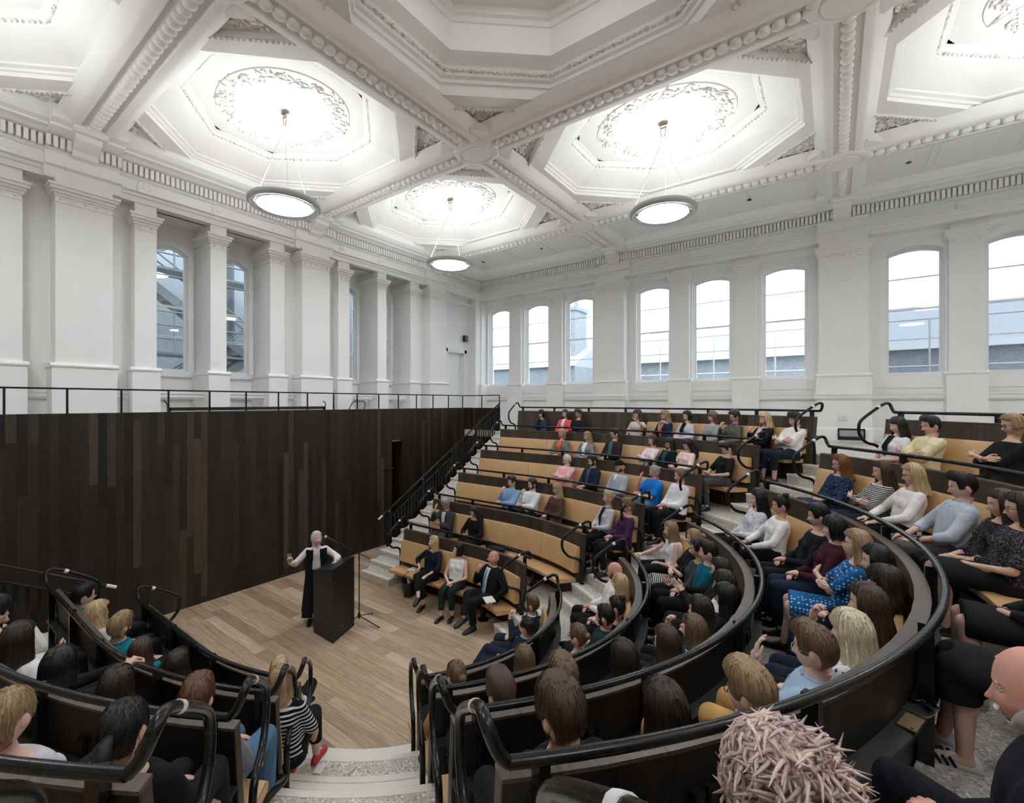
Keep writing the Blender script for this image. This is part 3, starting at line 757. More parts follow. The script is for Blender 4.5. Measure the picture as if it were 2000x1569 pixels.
# ================================================================== benches
def tube_ring(m, t, z, ua, ub, r=.022):
    us = urange(ua, ub, 1.5); m.tube([(*RP(t, u), z) for u in us], r, 12)
SEGNAME = {'C': 'right-hand block beside the stage stairs', 'B': 'middle block', 'A': 'left block in front of the stage'}
def handrail(parent, org, p_end, inward, zr, zfloor, side):
    """looped aisle handrail: up from the rail end, sloping down the aisle, curling back to a post"""
    sv = np.array([*inward, 0.]); b = np.array([*p_end, zr]); off = np.array([*side, 0.])*.07
    pts = [(-.10, 0, 0), (.0, 0, .0), (.0, .035, .5), (.01, .13, 1), (.09, .14, 1), (.40, -.07, 1), (.49, -.16, 1), (.49, -.33, 1), (.38, -.46, 1), (.22, -.49, 1), (.155, -.56, 1), (.15, zfloor-zr, 1)]
    pts = pts[1:]
    P = [b + sv*s_ + np.array([0, 0, z]) + off*f for s_, z, f in pts]
    m = MB(); m.tube(bez(P, 5, .42), .022, 12); m.build('aisle_handrail', BLACKMETAL, parent, org, 60)
    q0, q1 = P[3], P[4]; d = (q1-q0)/np.linalg.norm(q1-q0); c = q0 + d*.09
    m = MB(); m.tube([c, c + d*.04], .0235, 12); m.build('tape_band', WHITEPL, parent, org, 60)
    m = MB(); e = P[-1]; m.tube([e, e + np.array([0, 0, .012])], .04, 12); m.build('foot_plate', BLACKMETAL, parent, org)
ORDN = ['front', 'second', 'third', 'fourth', 'fifth', 'topmost']
BL = {'C': 'tan leather bench, %s row of the far block beside the stage stairs', 'B': 'tan leather bench, %s row of the curved middle block between the aisles', 'A': 'tan leather bench, %s row of the left block before the stage wall'}
for k in range(1, 7):
    z0 = .5*(k-1); zr = z0 + 1.25
    for sg in 'CBA':
        if sg == 'C': ua, ub = -39.6, aisle_u(k-.1, 'R', -.56)
        elif sg == 'B': ua, ub = aisle_u(k-.1, 'R', .56), aisle_u(k-.1, 'L', .56)
        else: ua, ub = aisle_u(k-.1, 'L', -.56), 219.6
        if sg == 'B' and k == 6: ub = 101.       # the camera tripod stands where this bench would end
        um = .5*(ua+ub); pm = RP(k-.4, um); org = (pm[0], pm[1], z0)
        B = empty('bench', org, BL[sg] % ORDN[k-1], 'bench', 'curved tan benches')
        se = 1.2*180/PI/ (AB(k)[0])*0 + .6
        m = MB(); sweep(m, [(k-.62, z0+.345), (k-.635, z0+.37), (k-.635, z0+.405), (k-.615, z0+.42), (k-.25, z0+.405), (k-.25, z0+.345)], ua+se, ub-se); m.build('seat_cushion', LEATHER, B, org, 40)
        uc = 14. if (sg == 'C' and k == 6) else ua+se
        m = MB(); sweep(m, [(k-.29, z0+.50), (k-.305, z0+.52), (k-.23, z0+.91), (k-.215, z0+.93), (k-.18, z0+.935), (k-.165, z0+.91), (k-.20, z0+.50)], uc, ub-se); m.build('backrest_cushion', LEATHER, B, org, 40)
        m = MB(); sweep(m, [(k-.20, z0), (k-.13, z0), (k-.13, z0+.5), (k-.07, z0+1.135), (k-.125, z0+1.135), (k-.20, z0+.45)], ua, ub)
        m.build('back_panel', BENCHWOOD, B, org)
        m = MB(); sweep(m, [(k-.13, z0+1.135), (k-.055, z0+1.135), (k-.055, z0+1.15), (k-.13, z0+1.15)], ua, ub); m.build('top_edge', CAPWOOD, B, org)
        m = MB(); sweep(m, [(k-.13, z0+.5), (k-.115, z0+.5), (k-.055, z0+1.134), (k-.07, z0+1.134)], ua, ub); m.build('rear_lining', BENCHBACK, B, org)
        m = MB(); sweep(m, [(k-.085, z0+.80), (k+.0, z0+.795), (k+.0, z0+.815), (k-.083, z0+.825)], ua, ub); m.build('bag_shelf', LEDGE, B, org)
        m = MB(); sweep(m, [(k-.115, z0+.5), (k-.07, z0+.5), (k-.07, z0+.80), (k-.09, z0+.80)], ua+.3, ub-.3); m.build('shelf_backing', LEDGE, B, org)
        m = MB(); tube_ring(m, k, zr, ua, ub); m.build('handrail', BLACKMETAL, B, org, 60)
        # rail posts, legs, sockets
        L = 0; us = urange(ua, ub, 1.); pts = [RP(k, u) for u in us]; arc = [0]
        for a, b in zip(pts[:-1], pts[1:]): arc.append(arc[-1] + float(np.linalg.norm(b-a)))
        n = max(2, int(arc[-1]/1.05)); 
        for i in range(n+1):
            s_ = .12 + (arc[-1]-.24)*i/n; u = float(np.interp(s_, arc, us)); p = RP(k, u); q = RP(k-.06, u); d = (p-q)/np.linalg.norm(p-q); tn = (-d[1], d[0], 0)
            m = MB(); c = (p+q)/2; w = np.linalg.norm(p-q)/2
            m.obox((*c, z0+.86), (*d, 0), tn, (0,0,1), w, .02, .375); m.build('rail_post', BLACKMETAL, B, org)
        n = max(2, int(arc[-1]/1.5))
        for i in range(n):
            s_ = arc[-1]*(i+.5)/n; u = float(np.interp(s_, arc, us)); p = RP(k-.45, u)
            m = MB(); m.lathe([(.0, .0), (.10, .0), (.10, .015), (.05, .02), (.05, .345), (0, .345)], (*p, z0), 16); m.build('leg', BLACKMETAL, B, org, 40)
            if sg != 'C':
                q = RP(k-.066, u + 1.3); q2 = RP(k-.05, u+1.3); d = (q2-q)/np.linalg.norm(q2-q); m = MB()
                for e in (-.035, .035):
                    m.obox((q[0]-d[1]*e, q[1]+d[0]*e, z0+.93), (*d, 0), (-d[1], d[0], 0), (0,0,1), .012, .026, .05); m.obox((q[0]-d[1]*e+d[0]*.012, q[1]+d[0]*e+d[1]*.012, z0+.93), (*d, 0), (-d[1], d[0], 0), (0,0,1), .006, .018, .03)
                m.build('power_socket', BLACKPL, B, org)
        # loops on the aisle ends
        def zstep(t): return z0 + (1/6. if t < k-.32 else 2/6.) if t < k-.05 else z0+.5
        if sg == 'C':
            e = RP(k, ub); handrail(B, org, e, (AD[0], -AD[1]), zr, z0+.333, (-AD[1]*-1*-1, 0) if False else (-.79*-1*.0, 0)) if False else handrail(B, org, e, (.612*-1, .791), zr, z0+.333, (-.791, -.612))
            e = RP(k, ua); handrail(B, org, e, (-1, 0), zr, z0+.333, (0, 1))
        elif sg == 'B':
            e = RP(k, ua); handrail(B, org, e, (-.612, .791), zr, z0+.333, (.791, .612))
            if k < 6: e = RP(k, ub); handrail(B, org, e, (.612, .791), zr, z0+.333, (-.791, .612))
        else:
            e = RP(k, ua); handrail(B, org, e, (.612, .791), zr, z0+.333, (.791, -.612))
            e = RP(k, ub); handrail(B, org, e, (1, 0), zr, z0+.333, (0, 1))

# ================================================================== stair balustrades and gallery railing
for sgn, lab in ((1, 'tall black balustrade with upright bars climbing the far stairs beside the stage'), (-1, 'black balustrade along the left stairs, ending before the dark wall')):
    X = lambda d: X0 + sgn*(d)
    p0 = np.array((X(6.88-X0), 8.60, 1.29)); p1 = np.array((X(11.34-X0), 8.60, 3.87)); org = (X(6.88-X0), 8.6, 0.)
    Rr = empty('stair_balustrade', org, lab, 'balustrade')
    m = MB(); m.tube([p0 - (p1-p0)*.02, p1], .022, 10); m.build('handrail', BLACKMETAL, Rr, org, 60)
    m = MB(); m.tube([p0 - (p1-p0)*.045, p0 - (p1-p0)*.02], .023, 10); m.build('tape_band', WHITEPL, Rr, org, 60)
    dz = np.array((0, 0, -.20)); m = MB(); m.tube([p0+dz, p1+dz], .013, 8); m.build('lower_rail', BLACKMETAL, Rr, org, 60)
    for i in range(5):
        f = .02 + .96*i/4; q = p0 + (p1-p0)*f; zb = max(0, q[2]-1.06) if i else .12
        m = MB(); m.obox((q[0], q[1], (q[2]+zb)/2-.01), (1,0,0), (0,1,0), (0,0,1), .02, .02, (q[2]-zb)/2); m.build('post', BLACKMETAL, Rr, org)
        m = MB(); m.ball((q[0], q[1]-.03, q[2]-.035), .014, 8, 5); m.build('bolt', GREYMETAL, Rr, org)
    for i in range(42):
        f = (i+.5)/42; q = p0 + (p1-p0)*f + dz; zb = max(.02, q[2]-.93)
        m = MB(); m.obox((q[0], q[1], (q[2]+zb)/2), (1,0,0), (0,1,0), (0,0,1), .022, .006, (q[2]-zb)/2); m.build('baluster', BLACKMETAL, Rr, org)
org = (1.03, 10.03, 3.0)
G = empty('gallery_railing', org, 'long thin black railing along the top of the dark stage wall', 'railing')
m = MB(); m.tube([(-2.6, 10.02, 4.12), (11.3, 10.02, 4.12), (11.3, 8.58, 4.12)], .015, 8); m.build('handrail', BLACKMETAL, G, org, 60)
for i in range(-5, 16):
    x = 1.03 + .676*i; m = MB(); m.box((x-.014, 10.01, 3.0), (x+.014, 10.03, 4.12)); m.build('post', BLACKMETAL, G, org)
for y in (9.3, 8.58): m = MB(); m.box((11.29, y-.014, 3.0), (11.31, y+.014, 4.12)); m.build('post', BLACKMETAL, G, org)

# ================================================================== stage: lectern, microphone, screen, small things
lab = 'tall black lectern with an angled top standing on the oak floor'
ca, sa = math.cos(R(-8)), math.sin(R(-8)); org = (4.5, 6.92, 0)
Lc = empty('lectern', org, lab, 'lectern')
ex = np.array((.566, .237, 0)); ey = np.array((.023, .605, 0)); o3 = np.array((4.208, 6.57, 0.))
LM = mat_plain('lectern_black', (.007, .008, .010), .42)
def LP(a, b, z): return tuple(o3 + ex*a + ey*b + np.array((0, 0, z)))
m = MB()
pl = [LP(0,0,0), LP(1,0,0), LP(1,1,0), LP(0,1,0), LP(0,0,1.19), LP(1,0,1.22), LP(1,1,1.04), LP(0,1,1.04)]
m.add(pl, [(3,2,1,0), (0,1,5,4), (1,2,6,5), (2,3,7,6), (3,0,4,7), (4,5,6,7)]); m.build('body', LM, Lc, org)
m = MB(); m.add([LP(0,.04,1.17), LP(1,.04,1.17), LP(1,.9,1.05), LP(0,.9,1.05), LP(0,.04,1.19), LP(1,.04,1.19), LP(1,.9,1.07), LP(0,.9,1.07)], [(3,2,1,0), (4,5,6,7), (0,1,5,4), (2,3,7,6), (1,2,6,5), (3,0,4,7)]); m.build('reading_shelf', LM, Lc, org)
m = MB(); m.add([LP(.02,-.002,1.0), LP(.5,-.002,1.0), LP(.5,-.01,1.0), LP(.02,-.01,1.0)], [(0,1,2,3)])
m = MB()
for z in (.12, .95): m.ball(LP(.1, -.004, z), .008, 6, 4)
m.obox(LP(.42, -.006, .17), ex/np.linalg.norm(ex), (0,0,1), (0,1,0), .022, .004, .003); m.build('screws', GREYMETAL, Lc, org)
org = (4.84, 6.76, 0)
Ms = empty('microphone_stand', org, 'black tripod microphone stand with boom arm beside the lectern', 'microphone stand')
m = MB(); m.tube([(4.84, 6.76, .10), (4.84, 6.76, 1.24)], .010, 8); m.build('pole', BLACKMETAL, Ms, org, 60)
m = MB(); m.tube([(4.84, 6.76, .13), (4.84, 6.76, .20)], .026, 10); m.build('collar', BLACKPL, Ms, org, 60)
for a in (-72, 20, 160):
    m = MB(); d = np.array((math.cos(R(a)), math.sin(R(a)), 0)); m.tube([np.array(org)+(0,0,.16), np.array(org)+d*.40+(0,0,.015)], .009, 8); g = m.build('leg', BLACKMETAL, Ms, org, 60)
    m = MB(); e = np.array(org)+d*.40+(0,0,.015); m.ball(e, .015, 8, 5); m.build('rubber_foot', BLACKPL, g, org)
mic0 = np.array((4.84, 6.76, 1.25)); micd = np.array((-.32, .42, .27)); micd /= np.linalg.norm(micd)
m = MB(); m.tube([mic0 - micd*.22, mic0 + micd*.46], .008, 8); m.build('boom_arm', BLACKMETAL, Ms, org, 60)
m = MB(); m.ball(mic0, .024, 8, 6); m.build('clutch', BLACKPL, Ms, org)
mh = mic0 + micd*.46; m = MB(); m.tube([mh, mh + micd*.06, mh + micd*.17], [.012, .013, .018], 10); mc = m.build('microphone', BLACKPL, Ms, org, 60)
m = MB(); m.ball(mh + micd*.19, .027, 10, 8); m.build('microphone_grille', GREYMETAL, mc, org, 60)
org = (3.13, 10.32, 3.0)
Ps = empty('projection_screen', org, 'wide black-framed projection screen peeping over the dark stage wall', 'screen')
m = MB(); m.box((3.13, 10.30, 3.74), (6.40, 10.34, 3.80)); m.box((3.13, 10.30, 3.0), (3.18, 10.34, 3.80)); m.box((6.35, 10.30, 3.0), (6.40, 10.34, 3.80)); m.box((3.13, 10.30, 3.0), (6.40, 10.34, 3.05)); m.build('frame', BLACKPL, Ps, org)
m = MB(); m.box((3.18, 10.315, 3.05), (6.35, 10.325, 3.74)); m.build('screen_surface', WHITEPL, Ps, org)
for x, s_ in ((3.13, -1), (6.39, 1)): m = MB(); m.tube(bez([(x, 10.3, 3.79), (x+s_*.01, 10.3, 3.88), (x-.06, 10.3, 3.93)], 4), .012, 6); m.build('corner_hook', BLACKPL, Ps, org, 60)
org = (7.25, 10.45, 3.0)
Ch = empty('folding_chair', org, 'black tubular chair frame standing behind the thin gallery railing', 'chair')
m = MB(); m.tube(bez([(7.0, 10.35, 3.0), (7.05, 10.4, 3.55), (7.25, 10.4, 3.93), (7.66, 10.4, 3.93), (7.56, 10.4, 3.5), (7.5, 10.4, 3.0)], 5, .3), .012, 8); m.build('frame', BLACKMETAL, Ch, org, 60)
m = MB(); m.box((7.08, 10.36, 3.42), (7.55, 10.75, 3.45)); m.build('seat', BLACKPL, Ch, org)
for x in (7.1, 7.52): m = MB(); m.tube([(x, 10.72, 3.42), (x, 10.76, 3.0)], .011, 8); m.build('leg', BLACKMETAL, Ch, org, 60)
o = MB().box((12.30, 10.90, 6.12), (12.46, 11.06, 6.34)).build('wall_speaker', BLACKPL, org=(12.38, 11.0, 6.2)); tag(o, 'small dark box fixed high on the white wall above the gallery door', 'speaker')
V = empty('floor_vent', (13.2-.38, -.33, 3.02), 'dark framed vent grille low on the white pilaster at the top of the aisle', 'vent')
m = MB()
for a0, a1, z0, z1 in ((-.58, -.08, 3.04, 3.07), (-.58, -.08, 3.27, 3.30), (-.58, -.55, 3.04, 3.30), (-.11, -.08, 3.04, 3.30)): m.box((12.82, a0, z0), (12.85, a1, z1))
m.build('frame', BLACKMETAL, V, (12.82, -.33, 3.02))
m = MB(); m.box((12.835, -.55, 3.07), (12.85, -.11, 3.12))
for q in range(5): m.box((12.84, -.55, 3.14+q*.027), (12.85, -.11, 3.146+q*.027))
m.build('grille', LEDGE, V, (12.82, -.33, 3.02))
for (x, y, z, dx, dy), lab in (((12.84, -.18, 3.55, 0, 1), 'white socket plate on the white pilaster above the floor vent'), ((10.85, 10.58, 4.3, 1, 0), 'white switch plate on the far wide pilaster beside the gallery door')):
    P = empty('wall_socket', (x, y, z), lab, 'socket')
    m = MB(); m.box((x-.005-dx*.06, y-.005-dy*.06, z-.045), (x+.008+dx*.06, y+.005+dy*.06, z+.045)); m.build('plate', WHITEPL, P, (x, y, z))
    m = MB(); m.ball((x-.006*dy, y-.006*dx, z), .008, 6, 4); m.build('switch', BLACKPL, P, (x, y, z))

# small belongings
def slab(name, c, sx, sy, h, rz, mat, label, cat, tilt=0., mb=None):
    m = MB(); m.obox((0,0,h/2), (1,0,0), (0,1,0), (0,0,1), sx/2, sy/2, h/2)
    o = m.build(name, mat); o.location = c; o.rotation_euler = (tilt, 0, rz); return tag(o, label, cat)
E_ = 'C'
Bg = empty('handbag', (6.22, 6.98, 0), 'open black leather handbag on the oak floor at the end of the front bench', 'bag', rz=R(15))
m = MB(); P = np.array([[( (.17+.05*f)*x*(1 if abs(x) else 1), (.075+.035*f)*y, .30*f) for x, y in ((1,-.6),(1,.6),(.8,1),(-.8,1),(-1,.6),(-1,-.6),(-.8,-1),(.8,-1))] for f in (0, .33, .66, 1)]); m.grid(P, cv=True); m.add(P[0], [tuple(range(7,-1,-1))])
P2 = P[::-1]*np.array((.93, .9, 1)); P2[:,:,2] = np.maximum(P2[:,:,2], .06); m.grid(np.concatenate([P[-1:], P2]), cv=True); m.add(P2[-1], [tuple(range(8))]); m.build('body', mat_plain('bag_leather', (.012,.012,.014), .35), Bg, smooth=50)
for y in (-.09, .09): m = MB(); m.tube(bez([(-.1, y, .28), (-.1, y, .42), (.1, y, .42), (.1, y, .28)], 5, .4), .008, 8); m.build('handle', BLACKPL, Bg, smooth=60)
m = MB(); m.obox((.02, 0, .26), (1,0,0), (0,1,0), (0,.15,1), .12, .012, .08); m.build('papers', PAPER, Bg)
slab('paper_sheet', (6.46, 7.12, .42), .30, .21, .004, R(10), PAPER, 'white sheet of paper left on the stage end of the front bench', 'paper')
Nb = slab('notepad', (5.93, 4.72, .565), .24, .17, .012, R(55), PAPER, 'white pad lying on the lap of the bald man in the dark suit', 'notepad')
# things on the shelf behind the fourth middle bench
def shelf_item(u, k=4, dt=-.03): p = RP(k+dt, u); return (p[0], p[1], .5*(k-1)+.825)
ph = empty('smartphone', shelf_item(106.5), 'gold smartphone lying face down on the shelf behind the fourth bench', 'phone', rz=R(70)); 
m = MB(); m.obox((0,0,.004), (1,0,0), (0,1,0), (0,0,1), .036, .07, .004); m.build('body', mat_plain('gold_metal', (.62,.45,.25), .3, .7), ph)
m = MB(); m.lathe([(0, .0095), (.006, .0095), (.006, .008)], (-.02, .058, 0), 12); m.build('camera_lens', BLACKPL, ph)
sg_ = empty('sunglasses', shelf_item(104.0), 'pair of dark sunglasses lying on the shelf behind the fourth bench', 'sunglasses', rz=R(60))
m = MB()
for s_ in (-1, 1): m.lathe([(0, .012), (.026, .014), (.027, .02), (.024, .022)], (.035*s_, 0, 0), 14)
m.build('lenses', BLACKPL, sg_, smooth=50)
m = MB(); m.tube(bez([(-.065, 0, .02), (-.07, .12, .006), (.05, .13, .006)], 4), .003, 6); m.tube(bez([(.065, 0, .02), (.07, .13, .01), (-.05, .125, .012)], 4), .003, 6); m.tube([(-.01, 0, .024), (.01, 0, .024)], .003, 6); m.build('frame', BRASS, sg_)
slab('wallet', shelf_item(99.0), .16, .095, .018, R(75), mat_plain('pale_snake', (.35,.28,.2), .6, bump=.4, bscale=40), 'pale patterned purse lying on the shelf behind the fourth bench', 'purse')
TW = slab('tissue', (2.33, 3.85, .505), .10, .07, .02, .5, PAPER, 'crumpled white tissue on the terrazzo landing of the near steps', 'tissue')
hb = empty('backpack', (10.72, 4.2, 2.92), 'dark bag on the top bench beside the woman raising her hand', 'bag')
m = MB(); m.ball((0, 0, .11), (.15, .2, .13), 14, 9); m.build('body', mat_plain('bag_black', (.012,.012,.013), .7), hb, smooth=80)
m = MB(); m.tube(bez([(-.05, -.1, .2), (-.05, -.1, .3), (-.05, .1, .3), (-.05, .1, .2)], 4, .4), .01, 6); m.build('handle', BRASS, hb)
hb2 = empty('shoulder_bag', (7.12, 5.45, .42+.5), 'black bag lying on the second bench beside the woman in black', 'bag')
m = MB(); m.ball((0, 0, .07), (.13, .2, .085), 14, 9); m.build('body', mat_plain('bag_black', (.012,.012,.013), .7), hb2, smooth=80)
m = MB(); m.tube(bez([(0, -.15, .1), (-.08, -.05, .2), (-.06, .15, .1)], 4, .4), .008, 6); m.build('strap', BLACKPL, hb2)
fl = slab('folder', (.98, 4.16, 1.62), .34, .24, .01, R(40), mat_plain('pink_card', (.78,.38,.33), .5), 'pink folder resting on a lap in the third row of the left block', 'folder', tilt=.25)
slab('leaflet', (.78, 5.55, 1.66), .22, .15, .006, R(-20), PAPER, 'white folded leaflet held at the stage end of the third left row', 'leaflet', tilt=.9)

# ================================================================== outside the windows
BR = mat_brick('grey_brick', srgb(150,158,164), srgb(128,138,146), srgb(180,184,188)); WR = mat_plain('white_render', (.80,.82,.83), .9); SLATE = mat_plain('slate_roof', (.42,.46,.50), .8)
XB = 24.
bl = empty('brick_building', (XB, 4, -2), 'grey brick building with arched windows seen through the right-hand windows', 'building')
o_ = (XB, 4, -2)
m = MB(); m.box((XB, -12, -2), (XB+6, 9.5, 6.2)); m.build('wall', BR, bl, o_)
m = MB(); m.add([(XB-.3, -12, 6.2), (XB-.3, 9.5, 6.2), (XB+3, 9.5, 8.2), (XB+3, -12, 8.2), (XB+6.3, -12, 6.2), (XB+6.3, 9.5, 6.2)], [(0,1,2,3), (3,2,5,4), (1,5,2), (0,3,4)]); m.build('roof', SLATE, bl, o_)
m = MB(); m.box((XB-.35, -12, 6.0), (XB-.02, 9.5, 6.25)); m.build('cornice', WR, bl, o_)
for y in (-8, -4.8, -1.6, 1.6, 4.8, 8):
    m = MB(); pts = [(y-.9, 1.5), (y+.9, 1.5)] + [(y+.9*math.cos(q*PI/8), 4.0+.9*math.sin(q*PI/8)) for q in range(9)]
    m.add([(XB-.06, a, b) for a, b in pts], [tuple(range(len(pts)))]); m.add([(XB-.06, a, b) for a, b in pts] + [(XB+.05, a, b) for a, b in pts], [(i, (i+1) % len(pts), len(pts)+(i+1) % len(pts), len(pts)+i) for i in range(len(pts))])
    w = m.build('window', WR, bl, o_)
    m = MB(); m.box((XB-.09, y-.5, 2.0), (XB-.065, y+.5, 3.6)); m.build('pane', mat_plain('far_pane', (.25,.3,.34), .2), w, o_)
m = MB(); m.tube([(XB-2.2, -12, 6.9), (XB-2.2, 9.5, 6.9)], .03, 6); m.tube([(XB-2.2, -12, 5.2), (XB-2.2, 9.5, 5.2)], .04, 6)
for y in np.arange(-10, 9, 2.4): m.tube([(XB-2.2, y, 4.2), (XB-2.2, y, 6.9)], .03, 6)
o = m.build('guard_rail', GREYMETAL, org=(XB-2.2, 0, 4.2), kind=None); tag(o, 'thin metal guard rail on the roof outside the right-hand windows', 'railing')
b2 = empty('chimney_house', (21, 14, -2), 'pale house with chimney stack seen through the far corner windows', 'building'); o_ = (21, 14, -2)
m = MB(); m.box((21, 11, -2), (29, 19, 5.8)); m.build('wall', BR, b2, o_)
m = MB(); m.add([(20.8, 11, 5.8), (20.8, 19, 5.8), (25, 19, 7.8), (25, 11, 7.8), (29.2, 11, 5.8), (29.2, 19, 5.8)], [(0,1,2,3), (3,2,5,4), (0,3,4), (1,5,2)]); m.build('roof', SLATE, b2, o_)
m = MB(); m.box((22.2, 11.6, 5.8), (23.6, 12.9, 9.0)); m.box((22.1, 11.5, 9.0), (23.7, 13.0, 9.2))
for y in (11.9, 12.5): m.lathe([(.14, 9.2), (.12, 9.7), (.1, 9.7), (.1, 9.2)], (22.9, y, 0), 10)
m.build('chimney', BR, b2, o_)
m = MB(); m.box((20.9, 12.0, 1.8), (21.0, 14.0, 4.6)); m.build('window', WR, b2, o_)
b3 = empty('white_building', (4, 15.5, -2), 'white rendered building with fire escape seen through the left windows', 'building'); o_ = (4, 15.5, -2)
m = MB(); m.box((-8, 15.5, -2), (7.6, 20, 10)); m.build('wall', mat_brick('painted_brick', srgb(214,222,228), srgb(204,214,222), srgb(190,200,208)), b3, o_)
m = MB(); m.box((7.6, 15.2, -2), (16, 20, 9)); m.build('brick_wing', BR, b3, o_)
for x in (3.55, 6.3): m = MB(); m.tube([(x, 15.4, -2), (x, 15.4, 9)], .12, 10); m.build('drainpipe', mat_plain('slate_paint', (.16,.19,.22), .5), b3, o_, 60)
FE = empty('fire_escape', (5, 14.4, 3), 'grey steel fire escape with zigzag stairs outside the left windows', 'fire escape'); o_ = (5, 14.4, 3)
STL = mat_plain('fire_escape_paint', (.30,.33,.35), .5, .2)
for z, dr in ((3.0, 1), (5.2, -1), (7.4, 1)):
    m = MB(); m.box((2.6, 14.0, z-.06), (9.5, 14.9, z)); m.build('landing', STL, FE, o_)
    m = MB()
    for zz in (.35, .7, 1.05): m.tube([(2.6, 14.0, z+zz), (9.5, 14.0, z+zz)], .025, 6)
    for x in np.arange(2.6, 9.6, .9): m.tube([(x, 14.0, z), (x, 14.0, z+1.05)], .025, 6)
    m.build('railing', STL, FE, o_)
    m = MB(); xa, xb = (3.4, 6.4) if dr > 0 else (6.4, 3.4)
    for y in (14.25, 14.75):
        m.obox(((xa+xb)/2, y, z+1.1), np.array((xb-xa, 0, 2.2))/math.hypot(xb-xa, 2.2), (0,1,0), np.array((-2.2, 0, xb-xa))/math.hypot(xb-xa, 2.2), math.hypot(xb-xa, 2.2)/2, .02, .11)
        m.tube([(xa, y, z+.95), (xb, y, z+3.1)], .022, 6)
    for i in range(10): m.box((xa+(xb-xa)*(i+.5)/10-.13, 14.25, z+2.2*(i+.5)/10-.015), (xa+(xb-xa)*(i+.5)/10+.13, 14.75, z+2.2*(i+.5)/10+.015))
    m.build('stair_flight', STL, FE, o_)
m = MB()
m.box((-30, -30, -2.2), (45, 40, -2.0)); o = m.build('trim_10', mat_plain('yard_paving', (.3,.3,.3), .9)); o['kind'] = 'structure'
# ================================================================== people
def rotx(a): c, s = math.cos(a), math.sin(a); return np.array([[1,0,0],[0,c,-s],[0,s,c]])
def roty(a): c, s = math.cos(a), math.sin(a); return np.array([[c,0,s],[0,1,0],[-s,0,c]])
def rotz(a): c, s = math.cos(a), math.sin(a); return np.array([[c,-s,0],[s,c,0],[0,0,1]])
def unit(v): v = np.array(v, float); return v/(np.linalg.norm(v)+1e-9)
def smooth01(a, b, x): t = np.clip((x-a)/(b-a), 0, 1); return t*t*(3-2*t)
JOBS = []                                        # (mesh builder, voxel, smoothing) -> filled with arrays
def remesh_job(mb, voxel, it=4):
    JOBS.append([mb, voxel, it, None]); return JOBS[-1]
def run_jobs():
    objs = []
    for j in JOBS:
        if j[3] is not None: continue
        me = bpy.data.meshes.new('tmp'); me.from_pydata(np.vstack(j[0].v).tolist(), [], j[0].f)
        o = bpy.data.objects.new('tmp', me); COL.objects.link(o)
        r = o.modifiers.new('r', 'REMESH'); r.mode = 'VOXEL'; r.voxel_size = j[1]; r.adaptivity = 0
        s = o.modifiers.new('s', 'SMOOTH'); s.factor = .5; s.iterations = j[2]
        objs.append((o, j))
    dg = bpy.context.evaluated_depsgraph_get(); dg.update()
    for o, j in objs:
        me = o.evaluated_get(dg).to_mesh(); n = len(me.vertices); co = np.empty(n*3); me.vertices.foreach_get('co', co)
        L = np.empty(len(me.loops), int); me.loops.foreach_get('vertex_index', L)
        st = np.empty(len(me.polygons), int); me.polygons.foreach_get('loop_start', st); tot = np.empty(len(st), int); me.polygons.foreach_get('loop_total', tot)
        j[3] = (co.reshape(-1, 3), [tuple(L[a:a+b]) for a, b in zip(st, tot)])
        o.evaluated_get(dg).to_mesh_clear()
    for o, j in objs:
        me = o.data; bpy.data.objects.remove(o); bpy.data.meshes.remove(me)
def fast_obj(name, parts, mats, parent, smooth=True, uvs=None):
    """parts: [(verts, faces, material index)] -> one smooth mesh object under its person"""
    V = np.vstack([p[0] for p in parts]); F = []; M = []; b = 0
    for v, f, mi in parts:
        F += [tuple(b+k for k in q) for q in f]; b += len(v)
        M += list(mi) if hasattr(mi, '__len__') else [mi]*len(f)
    me = bpy.data.meshes.new(name); me.from_pydata(V.tolist(), [], F)
    for m in mats: me.materials.append(m)
    me.polygons.foreach_set('material_index', M); me.polygons.foreach_set('use_smooth', [smooth]*len(F))
    if uvs is not None:
        lay = me.uv_layers.new(name='uv'); li = np.empty(len(me.loops), int); me.loops.foreach_get('vertex_index', li); lay.data.foreach_set('uv', uvs[li].ravel())
    me.update(); o = bpy.data.objects.new(name, me); COL.objects.link(o); o.parent = parent; return o

